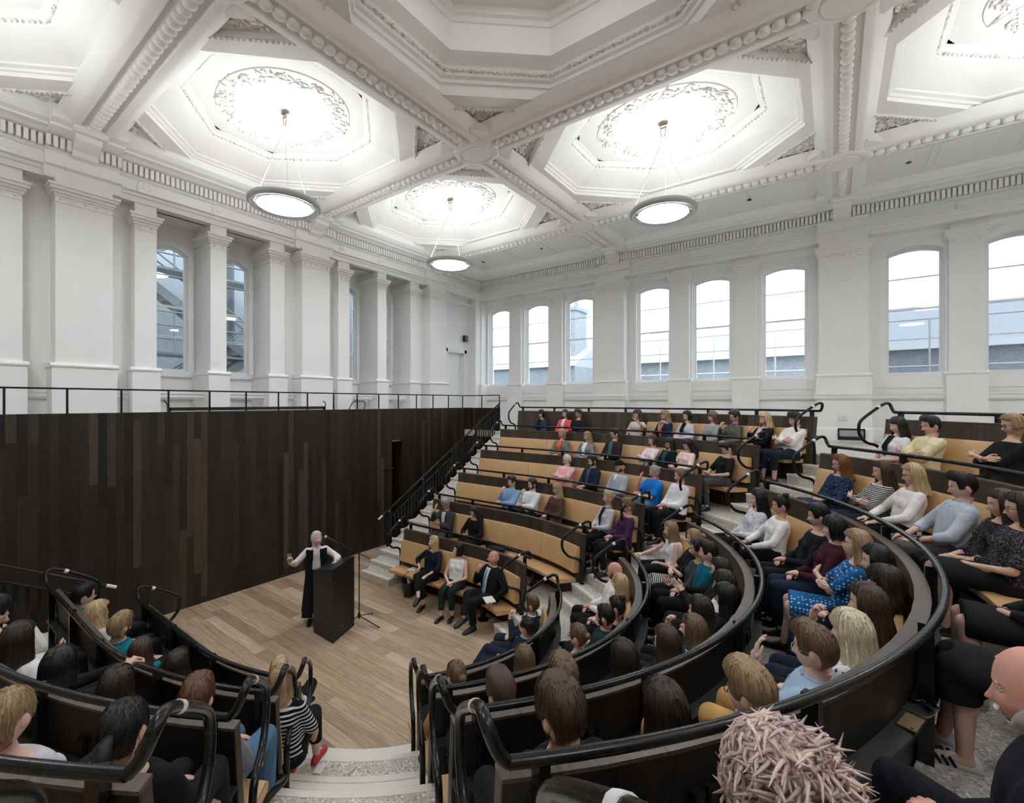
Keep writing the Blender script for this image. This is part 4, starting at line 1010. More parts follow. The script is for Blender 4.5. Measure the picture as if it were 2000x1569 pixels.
# ---- head: z rows x phi columns; +Y is the face; origin between the eyes' height and the ears
def skull(phi, z, g='m'):
    """radius vector of the bare skull at compass angle phi (0 = nose) and height z"""
    zu = np.clip(z/.120, 0, 1); zd = np.clip(-z/.122, 0, 1)
    h = np.where(z > 0, np.sqrt(np.maximum(1-zu**2.3, 0)), np.power(np.maximum(1-zd**3.2, 0), .5))
    cf = np.cos(phi); lo = smooth01(-.025, -.115, z)
    ax = .0765*h*(1 - (.30 if g == 'm' else .36)*lo*np.where(cf > -.2, 1, .5))
    ay = np.where(cf > 0, .092*h*(1-.02*lo), .104*h*(1-.48*smooth01(-.02, -.10, z)))
    return ax*np.sin(phi), ay*cf
def head_mesh(g, jaw=1., nose=1.):
    s = np.linspace(-1, 1, 57)[:-1]; phi = PI*(.58*s + .42*s**3)
    zt = np.concatenate([np.linspace(.1195, .035, 13), np.linspace(.030, -.112, 34), [-.118, -.1215]])
    Z, PH = np.meshgrid(zt, phi, indexing='ij')
    X, Y = skull(PH, Z, g)
    fr = smooth01(.25, .75, np.cos(PH))
    G = lambda a, b: np.exp(-(a/b)**2)
    P = smooth01(.012, -.040, Z)*(1-smooth01(-.043, -.056, Z))
    d = .024*nose*P*(G(X, .0095)*.75 + G(X, .017)*.30*smooth01(-.02, -.042, Z))
    d += -.009*G(np.abs(X)-.031, .017)*G(Z-.001, .013) + .0045*G(np.abs(X)-.028, .022)*G(Z-.021, .008)*(1 if g == 'm' else .6)
    d += .004*G(np.abs(X)-.046, .018)*G(Z+.032, .018)
    d += .0055*G(X, .024)*(G(Z+.0665, .0055) + 1.1*G(Z+.079, .006)) - .004*G(X, .027)*G(Z+.0725, .0022)
    d += -.003*G(X, .02)*G(Z+.091, .006) + .009*jaw*G(X, .026)*G(Z+.107, .013)
    Y = Y + d*fr
    V = np.stack([X, Y, Z], -1); nz, nc = Z.shape
    F = []; M = []
    for i in range(nz-1):
        for j in range(nc):
            j2 = (j+1) % nc; F.append((i*nc+j, (i+1)*nc+j, (i+1)*nc+j2, i*nc+j2))
            zz = Z[i, j]; xx = abs(X[i, j]); lip = Y[i, j] > .05 and ((-.0715 > zz > -.084 and xx < .019) or (-.062 > zz > -.0715 and xx < .021))
            M.append(3 if lip else 0)
    V = V.reshape(-1, 3); n0 = len(V)
    V = np.vstack([V, [[0, 0, .1205], [0, .02, -.123]]])
    for j in range(nc): F.append((n0, j, (j+1) % nc)); M.append(0); L = (nz-1)*nc; F.append((n0+1, L+(j+1) % nc, L+j)); M.append(0)
    m = MB(); ys = .0775
    for sx in (-1, 1):
        m.ball((sx*.031, ys-.0055, .001), (.0135, .0115, .0075), 10, 6, 1); m.ball((sx*.031+0, ys+.0022, .001), (.0056, .0045, .0056), 8, 5, 2)
        m.ball((sx*.031, ys-.001, .0085), (.0155, .009, .0035), 8, 4, 0)
        m.ball((sx*.032, ys+.0045, .022), (.0165, .005, .0032), 8, 4, 4, rot=roty(sx*.12))
        m.ball((sx*.078, -.012, -.012), (.010, .020, .032), 10, 6, 0, rot=rotz(sx*-.5)); m.ball((sx*.084, -.004, -.016), (.006, .010, .017), 6, 4, 0)
    V = np.vstack([V, np.vstack(m.v)]); F += [tuple(n0+2+k for k in f) for f in m.f]; M += m.m
    return V, F, M
HEADS = {g: head_mesh(g) for g in 'mf'}

def fnoise(phi, z, seed, lo=5, hi=30, n=9, zf=14.):
    r = np.random.default_rng(seed); o = 0
    for _ in range(n): o = o + np.sin(r.integers(lo, hi)*phi + r.uniform(-zf, zf)*z*2 + r.uniform(0, 6.28))*r.uniform(.4, 1)
    return o/n*1.6
def hair_mesh(H, g, seed):
    """H: style dict. returns verts, faces, uv"""
    st = H['s']; th = H.get('t', .014); Ln = H.get('L', .1); curl = H.get('c', 0.); bang = H.get('b', .058); op = R(H.get('o', 62)); part = H.get('p', 0.)
    base = np.linspace(-PI, PI, 84, endpoint=False)
    extra = np.array([op-.012, op+.012, -op-.012, -op+.012, op+.2, -op-.2, op-.08, -op+.08])
    phi = np.sort(np.concatenate([base, extra])); a = np.abs(phi)
    front = bang + .012*np.cos(phi*2 + part*3) + part*.03*np.sin(phi)
    if st == 'short':                            # cropped: over the ears, down to the nape
        zl = np.where(a < R(52), front, np.where(a < R(80), front + (-.018-front)*smooth01(R(52), R(62), a), np.where(a < R(104), -.018 + .026*smooth01(R(80), R(88), a), .008 - .088*smooth01(R(104), R(128), a))))
    elif st == 'fringe_only':                    # bald crown, hair round the sides and back
        zl = np.where(a < R(60), .09, np.where(a < R(104), .005, .005 - .075*smooth01(R(104), R(128), a)))
    else:
        zl = np.where(a < op, front, -Ln*(1 - .0*a))
        zl = np.where(a >= op, -Ln + .012*np.sin(phi*9+seed) , zl)
        if H.get('swept'): zl = np.where((phi > 0) & (a < op), np.minimum(zl, front - .03*smooth01(.2, op, a)), zl)
    zl = zl + .006*fnoise(phi, 0*phi, seed+5, 9, 30, 8)*(a > .2)
    nv = 26
    v = np.linspace(0, 1, nv); ztop = .119
    PH = np.repeat(phi[None], nv, 0); ZL = np.repeat(zl[None], nv, 0)
    vv = v[:, None]**.85
    Z = ztop + (ZL - ztop)*vv
    Zs = np.maximum(Z, -.035 if st != 'short' else -.2)
    X, Y = skull(PH, np.minimum(Zs, .1185), 'm')
    dirx, diry = np.sin(PH), np.cos(PH)
    drop = np.clip(-.035 - Z, 0, 1)
    thick = th*np.ones_like(Z)
    if st == 'short': thick = th*(.35 + .65*smooth01(-.03, .06, Z)) + H.get('q', 0.)*smooth01(.04, .1, Z)*smooth01(-.6, 1, np.cos(PH))
    if st in ('short', 'long'):
        edge = .28 + .72*smooth01(1., .80, np.repeat(v[:, None], len(phi), 1))
        thick = thick*np.where((np.repeat(a[None], nv, 0) < op) | (st == 'short'), edge, 1)
    if st == 'fringe_only': thick = th*smooth01(.095, .06, Z)*.7 + .002
    flare = H.get('f', .12)*drop*(1-drop*1.2)
    tipin = H.get('i', 0.)*smooth01(.4, 1., vv)*(drop > 0)
    rad = thick + flare - tipin*.03
    nz = fnoise(PH, Z, seed, 5, 16, 8, 10.)
    strand = fnoise(PH, Z, seed+1, 24, 40, 8, 6.)
    rad = rad + nz*(.0025 + curl) + strand*(.0008 + curl*.35)
    cz = curl*1.4*fnoise(PH, Z, seed+2, 6, 20, 8, 60.)*(Z < .09) if curl else 0
    rad = rad + (cz if curl else 0)
    X = X + dirx*rad; Y = Y + diry*rad
    if H.get('fwd'): Y = Y + H['fwd']*drop*(np.abs(np.sin(PH)) > .4)
    Zo = Z + thick*smooth01(.03, .119, Z)*1.0 + nz*.003*(Z > .05)
    Zo = Zo - (.006*np.exp(-((X - part*.04)/.006)**2)*(Z > .06) if H.get('line') else 0)
    outer = np.stack([X, Y, Zo], -1)
    # inner skin of the same shape, pulled towards the head
    sh = np.minimum(np.maximum(rad, .004), .016)
    inner = np.stack([X - dirx*sh*(.8+.2*(drop > 0)), Y - diry*sh, Zo - .004*(Z > .09)], -1)
    n = len(phi); P = np.concatenate([outer, inner[::-1]]); nr = len(P)
    F = []; V = P.reshape(-1, 3)
    for i in range(nr-1):
        for j in range(n): j2 = (j+1) % n; F.append((i*n+j, i*n+j2, (i+1)*n+j2, (i+1)*n+j))
    c0 = len(V); V = np.vstack([V, [[0, 0, .1195 + th], [0, 0, .1185]]])
    for j in range(n): F.append((c0, (j+1) % n, j)); L = (nr-1)*n; F.append((c0+1, L+j, L+(j+1) % n))
    uv = np.stack([np.concatenate([PH, PH[::-1]])/(2*PI), np.concatenate([Z, Z[::-1]])*2], -1).reshape(-1, 2)
    uv = np.vstack([uv, [[0, .3], [0, .3]]])
    out = [(V, F, uv)]
    def addmb(m):
        vv = np.vstack(m.v); out.append((vv, m.f, np.stack([np.arctan2(vv[:, 0], vv[:, 1])/6.28*3, vv[:, 2]*2], -1)))
    if H.get('strands'):
        m = MB(); rr = np.random.default_rng(seed+9)
        for k in range(H['strands']):
            j = rr.uniform(0, n); dj = rr.normal(0, 2.2); i0 = rr.integers(0, 8); i1 = rr.integers(15, nv)
            ii = np.linspace(i0, i1, 8); jj = j + dj*np.linspace(0, 1, 8)
            pts = np.array([outer[int(a1), int(b1) % n] for a1, b1 in zip(ii, jj)]); pts[1:-1] = (pts[:-2]+2*pts[1:-1]+pts[2:])/4
            nn = pts*np.array((1, 1, .4)); nn /= np.linalg.norm(nn, axis=1)[:, None]
            pts = pts + nn*(rr.uniform(.0, .003) + np.linspace(0, 1, 8)[:, None]**3*rr.uniform(0, .008))
            m.tube(pts, np.linspace(.0013, .0006, 8), 4)
        vv = np.vstack(m.v); out.append((vv, m.f, np.stack([np.repeat(rr.uniform(0, 1, H['strands']), 32), np.zeros(len(vv))+.3], -1)))
    if 'bun' in H:
        m = MB(); x, y, z, r = H['bun']; rr = np.random.default_rng(seed)
        m.ball((x, y, z), (r, r, r*.9), 16, 10)
        for k in range(10): a1 = rr.uniform(0, 6.28); e = rr.uniform(-.8, .8); q = np.array((math.cos(a1)*math.cos(e), math.sin(a1)*math.cos(e), math.sin(e)))*r*.75; m.ball(np.array((x, y, z))+q, r*.38, 8, 5)
        addmb(m)
    if 'tail' in H:
        m = MB(); L = H['tail']; m.tube([(0, -.10, .03), (0, -.145, .02), (0, -.16, -.05), (0, -.15, -.05-L*.6), (.01, -.14, -.05-L)], [.018, .03, .034, .028, .008], 12); addmb(m)
    if 'spike' in H:                             # tousled tufts of hair, each lying over the crown and lifting at the tip
        m = MB(); rr = np.random.default_rng(seed)
        for k in range(H['spike']):
            a1 = rr.uniform(-PI, PI); zz = rr.uniform(-.05, .117); x, y = skull(np.array(a1), np.array(zz)); b0 = np.array((float(x), float(y), zz)); n0 = unit(b0*(1, 1, 1.2)); tg = unit(np.cross(n0, rr.normal(0, 1, 3))); tg = unit(tg + np.array((0, -.4, -.3))); l = rr.uniform(.04, .085); b0 = b0 + n0*.014
            m.tube([b0, b0+n0*l*.30+tg*l*.25, b0+n0*l*.42+tg*l*.6, b0+n0*l*(.40+rr.uniform(-.2, .35))+tg*l*.95], [.006, .0055, .004, .0008], 5)
        vv = np.vstack(m.v); out.append((vv, m.f, np.stack([np.repeat(rr.uniform(0, 1, H['spike']), 20), np.zeros(len(vv))+.2], -1)))
    return out

# ---- hands: palm + five fingers, three curls
def hand_raw(curl, spread=.12):
    m = MB()
    m.cap((0, -.01, 0), (0, .03, 0), .026, .03, 10)
    for x in (-.028, -.01, .009, .027): m.cap((x*.55, .01, 0), (x, .082, .002), .015, .0125, 8)
    for x, y, L, r in ((-.029, .085, .072, .0092), (-.010, .092, .080, .0095), (.010, .088, .074, .0092), (.028, .078, .058, .0082)):
        p = np.array((x, y, .0)); a = math.atan2(x, .2)*spread*4; ang = -curl*.55
        for f, l in ((1, .45), (1, .31), (1, .24)):
            q = p + np.array((math.sin(a)*math.cos(ang), math.cos(a)*math.cos(ang), math.sin(ang)))*L*l; m.cap(p, q, r, r*.92, 8); p = q; r *= .92; ang -= curl*.62
    p = np.array((-.026, .018, -.006)); q = p + np.array((-.034, .034, -.012)); m.cap(p, q, .0135, .0115, 8); q2 = q + np.array((-.008 + .012*curl, .032, -.012*curl)); m.cap(q, q2, .0112, .0098, 8); q3 = q2 + np.array((.006*curl+.001, .024, -.010*curl)); m.cap(q2, q3, .0098, .008, 8)
    return m
HANDS = {n: remesh_job(hand_raw(c, s_), .0052, 2) for n, c, s_ in (('relax', .45, .12), ('fist', 1.5, .02), ('flat', .12, .2))}
def place_hand(kind, wrist, d, up, side, s_=1.):
    """hand template moved to the wrist; d = finger direction, up = back of the hand"""
    V, F = HANDS[kind][3]
    V = V*np.array((1 if side > 0 else -1, 1, 1))*s_*.97
    y = unit(d); z = unit(np.array(up, float) - y*np.dot(up, y)); x = np.cross(y, z)
    return (V @ np.array([x, y, z]) + wrist, F if side > 0 else [f[::-1] for f in F], 0)

def ik(S, W, l1, l2, pole):
    S, W = np.array(S, float), np.array(W, float); d = W-S; L = np.linalg.norm(d)
    if L > (l1+l2)*.995: W = S + d/L*(l1+l2)*.995; d = W-S; L = np.linalg.norm(d)
    a = (l1*l1 - l2*l2 + L*L)/(2*L); h = math.sqrt(max(l1*l1-a*a, 0)); u = d/L
    p = np.array(pole, float); p = unit(p - u*p.dot(u))
    return S + u*a + p*h, W

RINGS_M = [(-.11, .16, .115), (-.02, .168, .125), (.10, .152, .115), (.22, .160, .112), (.33, .178, .116), (.41, .172, .100), (.455, .125, .078), (.487, .066, .062), (.54, .056, .057), (.60, .052, .054)]
RINGS_F = [(-.11, .165, .120), (-.02, .170, .125), (.10, .134, .105), (.22, .140, .104), (.33, .154, .108), (.41, .150, .092), (.455, .105, .070), (.487, .054, .053), (.54, .046, .048), (.60, .044, .046)]
ARMS = {  # wrist targets (x, y, z from floor, hip at .49), finger dir, back-of-hand dir, hand kind, pole ; for the right arm (x>0)
 'lap':   ((.055, .235, .600), (-.75, .62, -.15), (.25, .1, 1), 'relax', (.8, -.5, -.5)),
 'thigh': ((.115, .290, .590), (-.15, 1, -.22), (.1, .2, 1), 'relax', (.9, -.4, -.3)),
 'fold':  ((-.085, .205, .745), (-1, -.12, .10), (.0, 1, .2), 'relax', (1., -.1, -.5)),
 'chin':  ((.045, .185, .930), (-.12, -.25, 1), (.2, 1, .1), 'fist', (.4, .3, -1)),
 'cross': ((-.06, .215, .700), (-1, .1, .05), (0, .6, .8), 'relax', (1, -.2, -.5)),
 'phone': ((.070, .270, .640), (-.45, .8, .25), (.6, -.3, -.5), 'fist', (.9, -.4, -.4)),
 'wave':  ((.20, .26, .98), (-.1, .25, 1), (.2, -.9, .2), 'flat', (.9, -.2, -.7)),
 'reach': ((.10, .44, .700), (-.2, 1, .05), (0, .1, 1), 'fist', (.9, -.3, -.5)),
 'clap':  ((.035, .29, .84), (-.30, .75, .55), (1, .2, .2), 'flat', (.9, -.3, -.5)),
 'seat':  ((.23, .06, .475), (.25, .8, -.25), (.2, .1, 1), 'flat', (.8, -.7, 0)),
 'down':  ((.20, .10, .62), (.0, .8, -.5), (1, .2, .3), 'relax', (.9, -.5, 0)),
 'face':  ((.050, .170, .985), (-.15, -.1, 1), (.3, 1, 0), 'relax', (.5, .3, -1)),
 'neck':  ((.13, -.03, 1.02), (-.7, -.5, .5), (.6, -.3, .8), 'relax', (1, .2, .5)),
}
LOOK = np.array((4.33, 7.34, 1.52))
SHOEM = {}
PEOPLE_OUT = []
def make_person(key, row, u, dt, dh, sp, label):
    g = sp.get('g', 'f'); s_ = sp.get('k', 1.) ; seed = sum(ord(c)*(i+3) for i, c in enumerate(key))
    standing = sp.get('stand', False)
    if standing: base = np.array((*sp['pos'], 0.)); face = R(sp['face'])
    else:
        t = row + dt; ln_ = R(sp.get('lean', -9)); p = RP(t + .60*math.sin(ln_)*.97, u); q = RP(t-.7, u); base = np.array((*p, .5*(row-1))); d = q-p; face = math.atan2(d[1], d[0]) - PI/2 + R(sp.get('turn', 0))
    root = empty('person', tuple(base), label, 'person', sp.get('grp'), rz=face)
    RZ = rotz(face)
    hipz = .90*s_ if standing else .50
    lean = R(sp.get('lean', -9 if not standing else 2)); tw = R(sp.get('tw', 0)); sl = R(sp.get('tilt', 0))
    ts = (1.0 if standing else .955 + dh*1.25)
    T0 = rotz(tw) @ roty(sl) @ rotx(-lean)
    hipc = np.array((0, .0, hipz))
    def T(v): return hipc + T0 @ (np.array(v, float)*np.array((s_, s_, s_*ts)))
    RG = RINGS_M if g == 'm' else RINGS_F; fat = sp.get('fat', 1.)
    def torso(m, infl, zmin=-.11, zmax=.60, n=22, squash=1., zcut=None):
        rings = []
        for z, w, dd in RG:
            if z < zmin-1e-6 or z > zmax+1e-6: continue
            w2, d2 = w*fat+infl, dd*fat**1.3+infl; a = np.arange(n)*2*PI/n
            x = np.sign(np.cos(a))*np.abs(np.cos(a))**.8*w2; y = np.sign(np.sin(a))*np.abs(np.sin(a))**.8*d2 - .012*(z > .3)
            rings.append([T((xx, yy, z)) for xx, yy in zip(x, y)])
        P = np.array(rings); b = m.n; m.grid(P, cv=True)
        m.f.append(tuple(b+k for k in range(n-1, -1, -1))); m.f.append(tuple(b+(len(P)-1)*n+k for k in range(n))); m.m += [0, 0]; m.uv += [None, None]
    sw = (.172 if g == 'm' else .148)*fat**.5
    # head pose
    hc = T((0, .012, .640)) + np.array((0, sp.get('hy', 0.), 0))
    hw = base + RZ @ hc
    tgt = np.array(sp.get('at', LOOK), float); dv = RZ.T @ (tgt - hw)
    yaw = math.atan2(-dv[0], dv[1]); pit = math.atan2(dv[2], math.hypot(dv[0], dv[1]))
    yaw = max(-R(72), min(R(72), yaw)) + R(sp.get('yaw', 0)); pit = max(-R(26), pit*.75) + R(sp.get('pit', 0))
    HR = rotz(yaw) @ rotx(pit); hs = (1.0 if g == 'm' else .955)*sp.get('hs', 1.)*.98
    # limbs
    joints = {}
    for sd in (1, -1):
        S_ = T((sd*sw, -.015, .415)); pose = sp.get('aR' if sd > 0 else 'aL', sp.get('arms', 'lap'))
        W, fd, ub, kind, pole = ARMS[pose] if isinstance(pose, str) else pose
        m_ = np.array((sd, 1, 1)); W = np.array(W)*m_*np.array((1, 1, 1.)); fd = np.array(fd)*m_; ub = np.array(ub)*m_; pole = np.array(pole)*m_
        if not standing:
            W = W + np.array((0, 0, dh*.6)) + (np.array((0, 0, .02)) if (pose in ('fold', 'lap') and sd < 0) else 0)
            if pose in ('chin', 'face', 'neck'): W = W + (hc - np.array((0, -.11, 1.14)))
        E_, W = ik(S_, W, .285*s_, .255*s_, pole); joints[sd] = (S_, E_, W, fd, ub, kind)
    legs = {}
    lp = sp.get('legs', 'flat')
    for sd in (1, -1):
        hp = hipc + np.array((sd*.09*s_, .0, 0))
        if standing: kn = np.array((sd*.095, .03, .48*s_)); an = np.array((sd*.10, -.01, .085)); fd = (sd*.2, 1, -.05)
        elif lp == 'crossR' and sd > 0 or lp == 'crossL' and sd < 0: kn = np.array((sd*.015, .44, .605)); an = np.array((-sd*.15, .60, .32)); fd = (-sd*.15, 1, -.25)
        elif lp == 'wide': kn = np.array((sd*.20, .42, .505)); an = np.array((sd*.18, .40, .085)); fd = (sd*.3, 1, -.03)
        elif lp == 'out': kn = np.array((sd*.09, .43, .50)); an = np.array((sd*.10-.03, .66, .085)); fd = (sd*.1, 1, .05)
        else: kn = np.array((sd*(.085 if g == 'f' else .12), .425, .505)); an = np.array((sd*.09, .43 + .04*sd, .085)); fd = (sd*.12, 1, -.03)
        legs[sd] = (hp, kn, an, unit(fd))
    vox = sp.get('v', .02)
    # body
    b = MB(); torso(b, -.012)
    lf = 1. if g == 'm' else .86
    for sd in (1, -1):
        S_, E_, W, fd, ub, kind = joints[sd]
        b.cap(S_, E_, .047*lf, .037*lf, 10); b.cap(E_, W, .037*lf, .026*lf, 10)
        hp, kn, an, f = legs[sd]
        b.cap(hp, kn, .078, .054, 12); mid = kn*.62 + an*.38 + np.array((0, -.022, 0)); b.cap(kn, mid, .050, .052, 12); b.cap(mid, an, .050, .034, 12)
        if sp.get('feet') == 'bare': b.cap(an + np.array((0, -.02, -.03)), an + f*.13 + np.array((0, 0, -.055)), .034, .03, 10); b.cap(an + f*.13 + np.array((0, 0, -.055)), an + f*.2 + np.array((0, 0, -.06)), .03, .02, 10)
    jb = remesh_job(b, max(vox*.8, .012), 3)
    ja = []
    infl = sp.get('loose', .012)
    # top garment
    m = MB(); torso(m, infl, zmin=-.02 if not sp.get('long') else -.11, zmax=sp.get('neck', .455 if g == 'f' else .487))
    if g == 'f' and not standing:
        for sx in (-1, 1): m.ball(T((sx*.062, .085, .30)), (.062, .05, .062), 10, 7)
    if fat > 1.12: m.ball(T((0, .10, .10)), (.13, .09, .12), 12, 8)
    sleeve = sp.get('sl', 'long')
    for sd in (1, -1):
        S_, E_, W, fd, ub, kind = joints[sd]
        if sleeve == 'none': continue
        r0, r1 = .058*lf+infl*.5, .045*lf+infl
        end = {'long': 1., 'half': .0, 'three': .5, 'cap': -1}[sleeve]
        if sleeve == 'cap': Ee = S_ + (E_-S_)*.55; m.ball(S_, r0, 10, 7); m.tube([S_, Ee], [r0, r0*1.03], 14)
        else:
            m.ball(S_, r0, 10, 7)
            if end <= 0: m.tube([S_, S_+(E_-S_)*.9], [r0, r1*1.05], 14)
            else: m.tube([S_, E_], [r0, r1], 14, caps=True); m.ball(E_, r1, 10, 7); m.tube([E_, E_+(W-E_)*(end if end < 1 else .93)], [r1, (.031*lf+infl*.8)*(1.15 if end < 1 else 1)], 14)
    jt = remesh_job(m, vox, 4)
    # lower garment
    m = MB(); low = sp.get('low', 'trousers')
    torso(m, .009 if not standing else .012, zmin=-.11, zmax=.10)
    if low in ('skirt', 'dress') and not standing:
        kL, kR = legs[-1][1], legs[1][1]; n = 20; a = np.arange(n)*2*PI/n; P = []
        for f in np.linspace(0, 1.02, 6):
            cc = (hipc*(1-f) + (kL+kR)/2*f); wdt = .17 + .015*f; hh = .10 + .01*f
            P.append([cc + np.array((math.cos(x)*wdt, 0, math.sin(x)*hh)) for x in a])
        bb = m.n; m.grid(np.array(P), cv=True); m.f.append(tuple(bb+k for k in range(n))); m.f.append(tuple(bb+5*n+k for k in range(n-1, -1, -1))); m.m += [0, 0]; m.uv += [None, None]
        if sp.get('hem'):
            for sd in (1, -1): hp, kn, an, f = legs[sd]; m.tube([kn, kn*(1-sp['hem'])+an*sp['hem']], [.085, .095], 14); m.ball(kn, .088, 12, 8)
    elif standing:
        hz = sp.get('hemz', .25); n = 22; a = np.arange(n)*2*PI/n; P = []
        for z, w, dd in ((.98, .16, .13), (.8, .19, .15), (.5, .22, .18), (hz, .25, .21)): P.append([np.array((math.cos(x)*w, math.sin(x)*dd, z)) for x in a])
        bb = m.n; m.grid(np.array(P), cv=True); m.f.append(tuple(bb+k for k in range(n))); m.f.append(tuple(bb+3*n+k for k in range(n-1, -1, -1))); m.m += [0, 0]; m.uv += [None, None]
    else:
        lg = sp.get('leglen', .94); li = .010 if g == 'f' else .016
        for sd in (1, -1):
            hp, kn, an, f = legs[sd]; m.cap(hp, kn, .082+li, .058+li, 14); m.tube([kn, kn*(1-lg)+an*lg], [.058+li, .044+li*1.3], 14, caps=True)
    jl = remesh_job(m, vox*1.1, 4)
    PEOPLE_OUT.append(dict(root=root, sp=sp, g=g, jb=jb, jt=jt, jl=jl, hc=hc, HR=HR, hs=hs, joints=joints, legs=legs, T=T, T0=T0, seed=seed, s=s_, RG=RG, fat=fat, infl=infl, hip=hipc, standing=standing, low=low))

SKIN = {'l': (.66,.43,.34), 'p': (.72,.50,.42), 'm': (.52,.32,.23), 'd': (.22,.12,.075), 'r': (.68,.36,.29), 't': (.58,.37,.27)}
HAIRC = {'black': (.008,.007,.007), 'dark': (.020,.013,.009), 'brown': (.055,.030,.016), 'lbrown': (.14,.085,.045), 'fair': (.30,.20,.10), 'blonde': (.50,.37,.20), 'plat': (.66,.55,.38), 'grey': (.28,.27,.26), 'red': (.20,.075,.025), 'auburn': (.11,.04,.018), 'pink': (.55,.42,.38), 'sblond': (.36,.23,.13), 'white': (.6,.58,.55)}
EYEW = mat_plain('eye_white', (.75,.73,.70), .3); IRIS = mat_plain('eye_iris', (.02,.015,.012), .2); LIPF = mat_plain('lips_rose', (.45,.16,.14), .45); LIPM = mat_plain('lips_pale', (.50,.25,.20), .5)
def finish_person(q):
    sp, g, root = q['sp'], q['g'], q['root']; sk = mat_skin(sp.get('skin', 'l'), SKIN[sp.get('skin', 'l')])
    hcol = sp.get('hc', 'brown'); hm = mat_hair(hcol, HAIRC[hcol]); brow = mat_plain('brow_'+hcol, [x*.8 for x in HAIRC[hcol]], .8)
    HR, hc, hs, T = q['HR'], q['hc'], q['hs'], q['T']
    def toh(V): return (np.asarray(V)*hs) @ HR.T + hc
    hv, hf, hmi = HEADS[g]
    parts = [(q['jb'][3][0], q['jb'][3][1], 0), (toh(hv), hf, hmi)]
    nk = MB(); n1 = hc + HR @ np.array((0, -.02, -.085)); n0 = T((0, -.012, .45)); nr = .058 if g == 'm' else .047; nk.tube([n0, (n0+n1)/2, n1], [nr*1.1, nr, nr*1.02], 16); parts.append((np.vstack(nk.v), nk.f, 0))
    for sd, (S_, E_, W, fd, ub, kind) in q['joints'].items(): parts.append(place_hand(kind, W + unit(W-E_)*.01, fd, ub, sd, 1. if g == 'm' else .9))
    body = fast_obj('body', parts, [sk, EYEW, IRIS, LIPM if g == 'm' else LIPF, brow], root)
    # clothes
    topm = sp['tm']; o = fast_obj(sp.get('tn', 'top'), [(*q['jt'][3], 0)], [topm], root)
    lowm = sp.get('lm', TROUSER); fast_obj({'trousers': 'trousers', 'skirt': 'skirt', 'dress': 'dress_skirt'}[q['low']], [(*q['jl'][3], 0)], [lowm], root)
    RG, fat, infl = q['RG'], q['fat'], q['infl']
    def chest(x, z, off):                        # point on the front of the chest
        zs = [r[0] for r in RG]; w = np.interp(z, zs, [r[1] for r in RG])*fat+infl; d = np.interp(z, zs, [r[2] for r in RG])*fat**1.3+infl
        yy = d*max(1-(abs(x)/w)**2.5, 0)**.4 - .012*(z > .3) + off
        if g == 'f': yy += .03*math.exp(-((abs(x)-.06)/.06)**2 - ((z-.30)/.06)**2)
        return T((x, yy, z))
    def bib(name, mat, ztop, zbot, wt, wb, off=.008):
        zs = np.linspace(ztop, zbot, 9); P = []
        for i, z in enumerate(zs):
            w = wt + (wb-wt)*i/8.; P.append([chest(x, z, off) for x in np.linspace(-w, w, 9)])
        P = np.array(P); back = P - np.array(q['T0'] @ np.array((0, .012, 0)))
        m = MB(); m.grid(P); m.grid(back[::-1]); a, c = P, back
        edge = [(0, j) for j in range(9)] + [(i, 8) for i in range(1, 9)] + [(8, j) for j in range(7, -1, -1)] + [(i, 0) for i in range(7, 0, -1)]
        E = np.array([[a[i, j], c[i, j]] for i, j in edge]); m.grid(E, cu=True)
        return fast_obj(name, [(np.vstack(m.v), m.f, 0)], [mat], root)
    if 'inner' in sp: bib('shirt_front', sp['inner'], .47, sp.get('ib', .14), .052, sp.get('iw', .030), .010)
    if 'tie' in sp: bib('tie', sp['tie'], .455, .04, .014, .034, .020)
    if 'vneck' in sp: bib('neckline', sp['vneck'], .475, .36, .055, .004, .004)
    if sp.get('collar'):
        m = MB(); n0 = T((0, -.012, .475)); 
        for sd in (-1, 1): m.add([T((sd*.012, .052, .487)), T((sd*.062, .02, .50)), T((sd*.078, .055, .455)), T((sd*.045, .092, .435)), T((sd*.012, .058, .475)), T((sd*.058, .025, .488)), T((sd*.076, .060, .445)), T((sd*.044, .098, .427))], [(0,1,2,3), (7,6,5,4), (0,4,5,1), (1,5,6,2), (2,6,7,3), (3,7,4,0)])
        m.tube([T((.062*math.sin(a), .055*math.cos(a)-.012, .488)) for a in np.linspace(.4, 2*PI-.4, 18)], .011, 6); fast_obj('collar', [(np.vstack(m.v), m.f, 0)], [sp['collar'] if sp['collar'] is not True else topm], root)
    if 'scarf' in sp:
        m = MB()
        for k in range(3): m.tube([T(((.075+.012*k)*math.sin(a), (.075+.012*k)*math.cos(a)-.01, .50-.022*k+.012*math.sin(3*a+k))) for a in np.linspace(0, 2*PI, 22)[:-1]], .024, 8, closed=True)
        m.tube([T((.03, .1, .45)), T((.035, .125, .36)), T((.03, .12, .26))], [.03, .036, .03], 8); fast_obj('scarf', [(np.vstack(m.v), m.f, 0)], [sp['scarf']], root)
    if 'lany' in sp:
        m = MB(); m.tube([chest(.05, .44, .012), chest(.03, .35, .014), chest(.0, .26, .016), chest(-.03, .35, .014), chest(-.05, .44, .012)], .004, 5); fast_obj('lanyard', [(np.vstack(m.v), m.f, 0)], [BLACKPL], root)
    # hair
    H = sp.get('hair')
    if H:
        if sp.get('v', .02) <= .015 and 'strands' not in H: H = dict(H, strands=260)
        hp = hair_mesh(H, g, q['seed']); uv = np.vstack([x[2] for x in hp])
        fast_obj('hair', [(toh(v), f, 0) for v, f, _ in hp], [hm], root, uvs=uv)
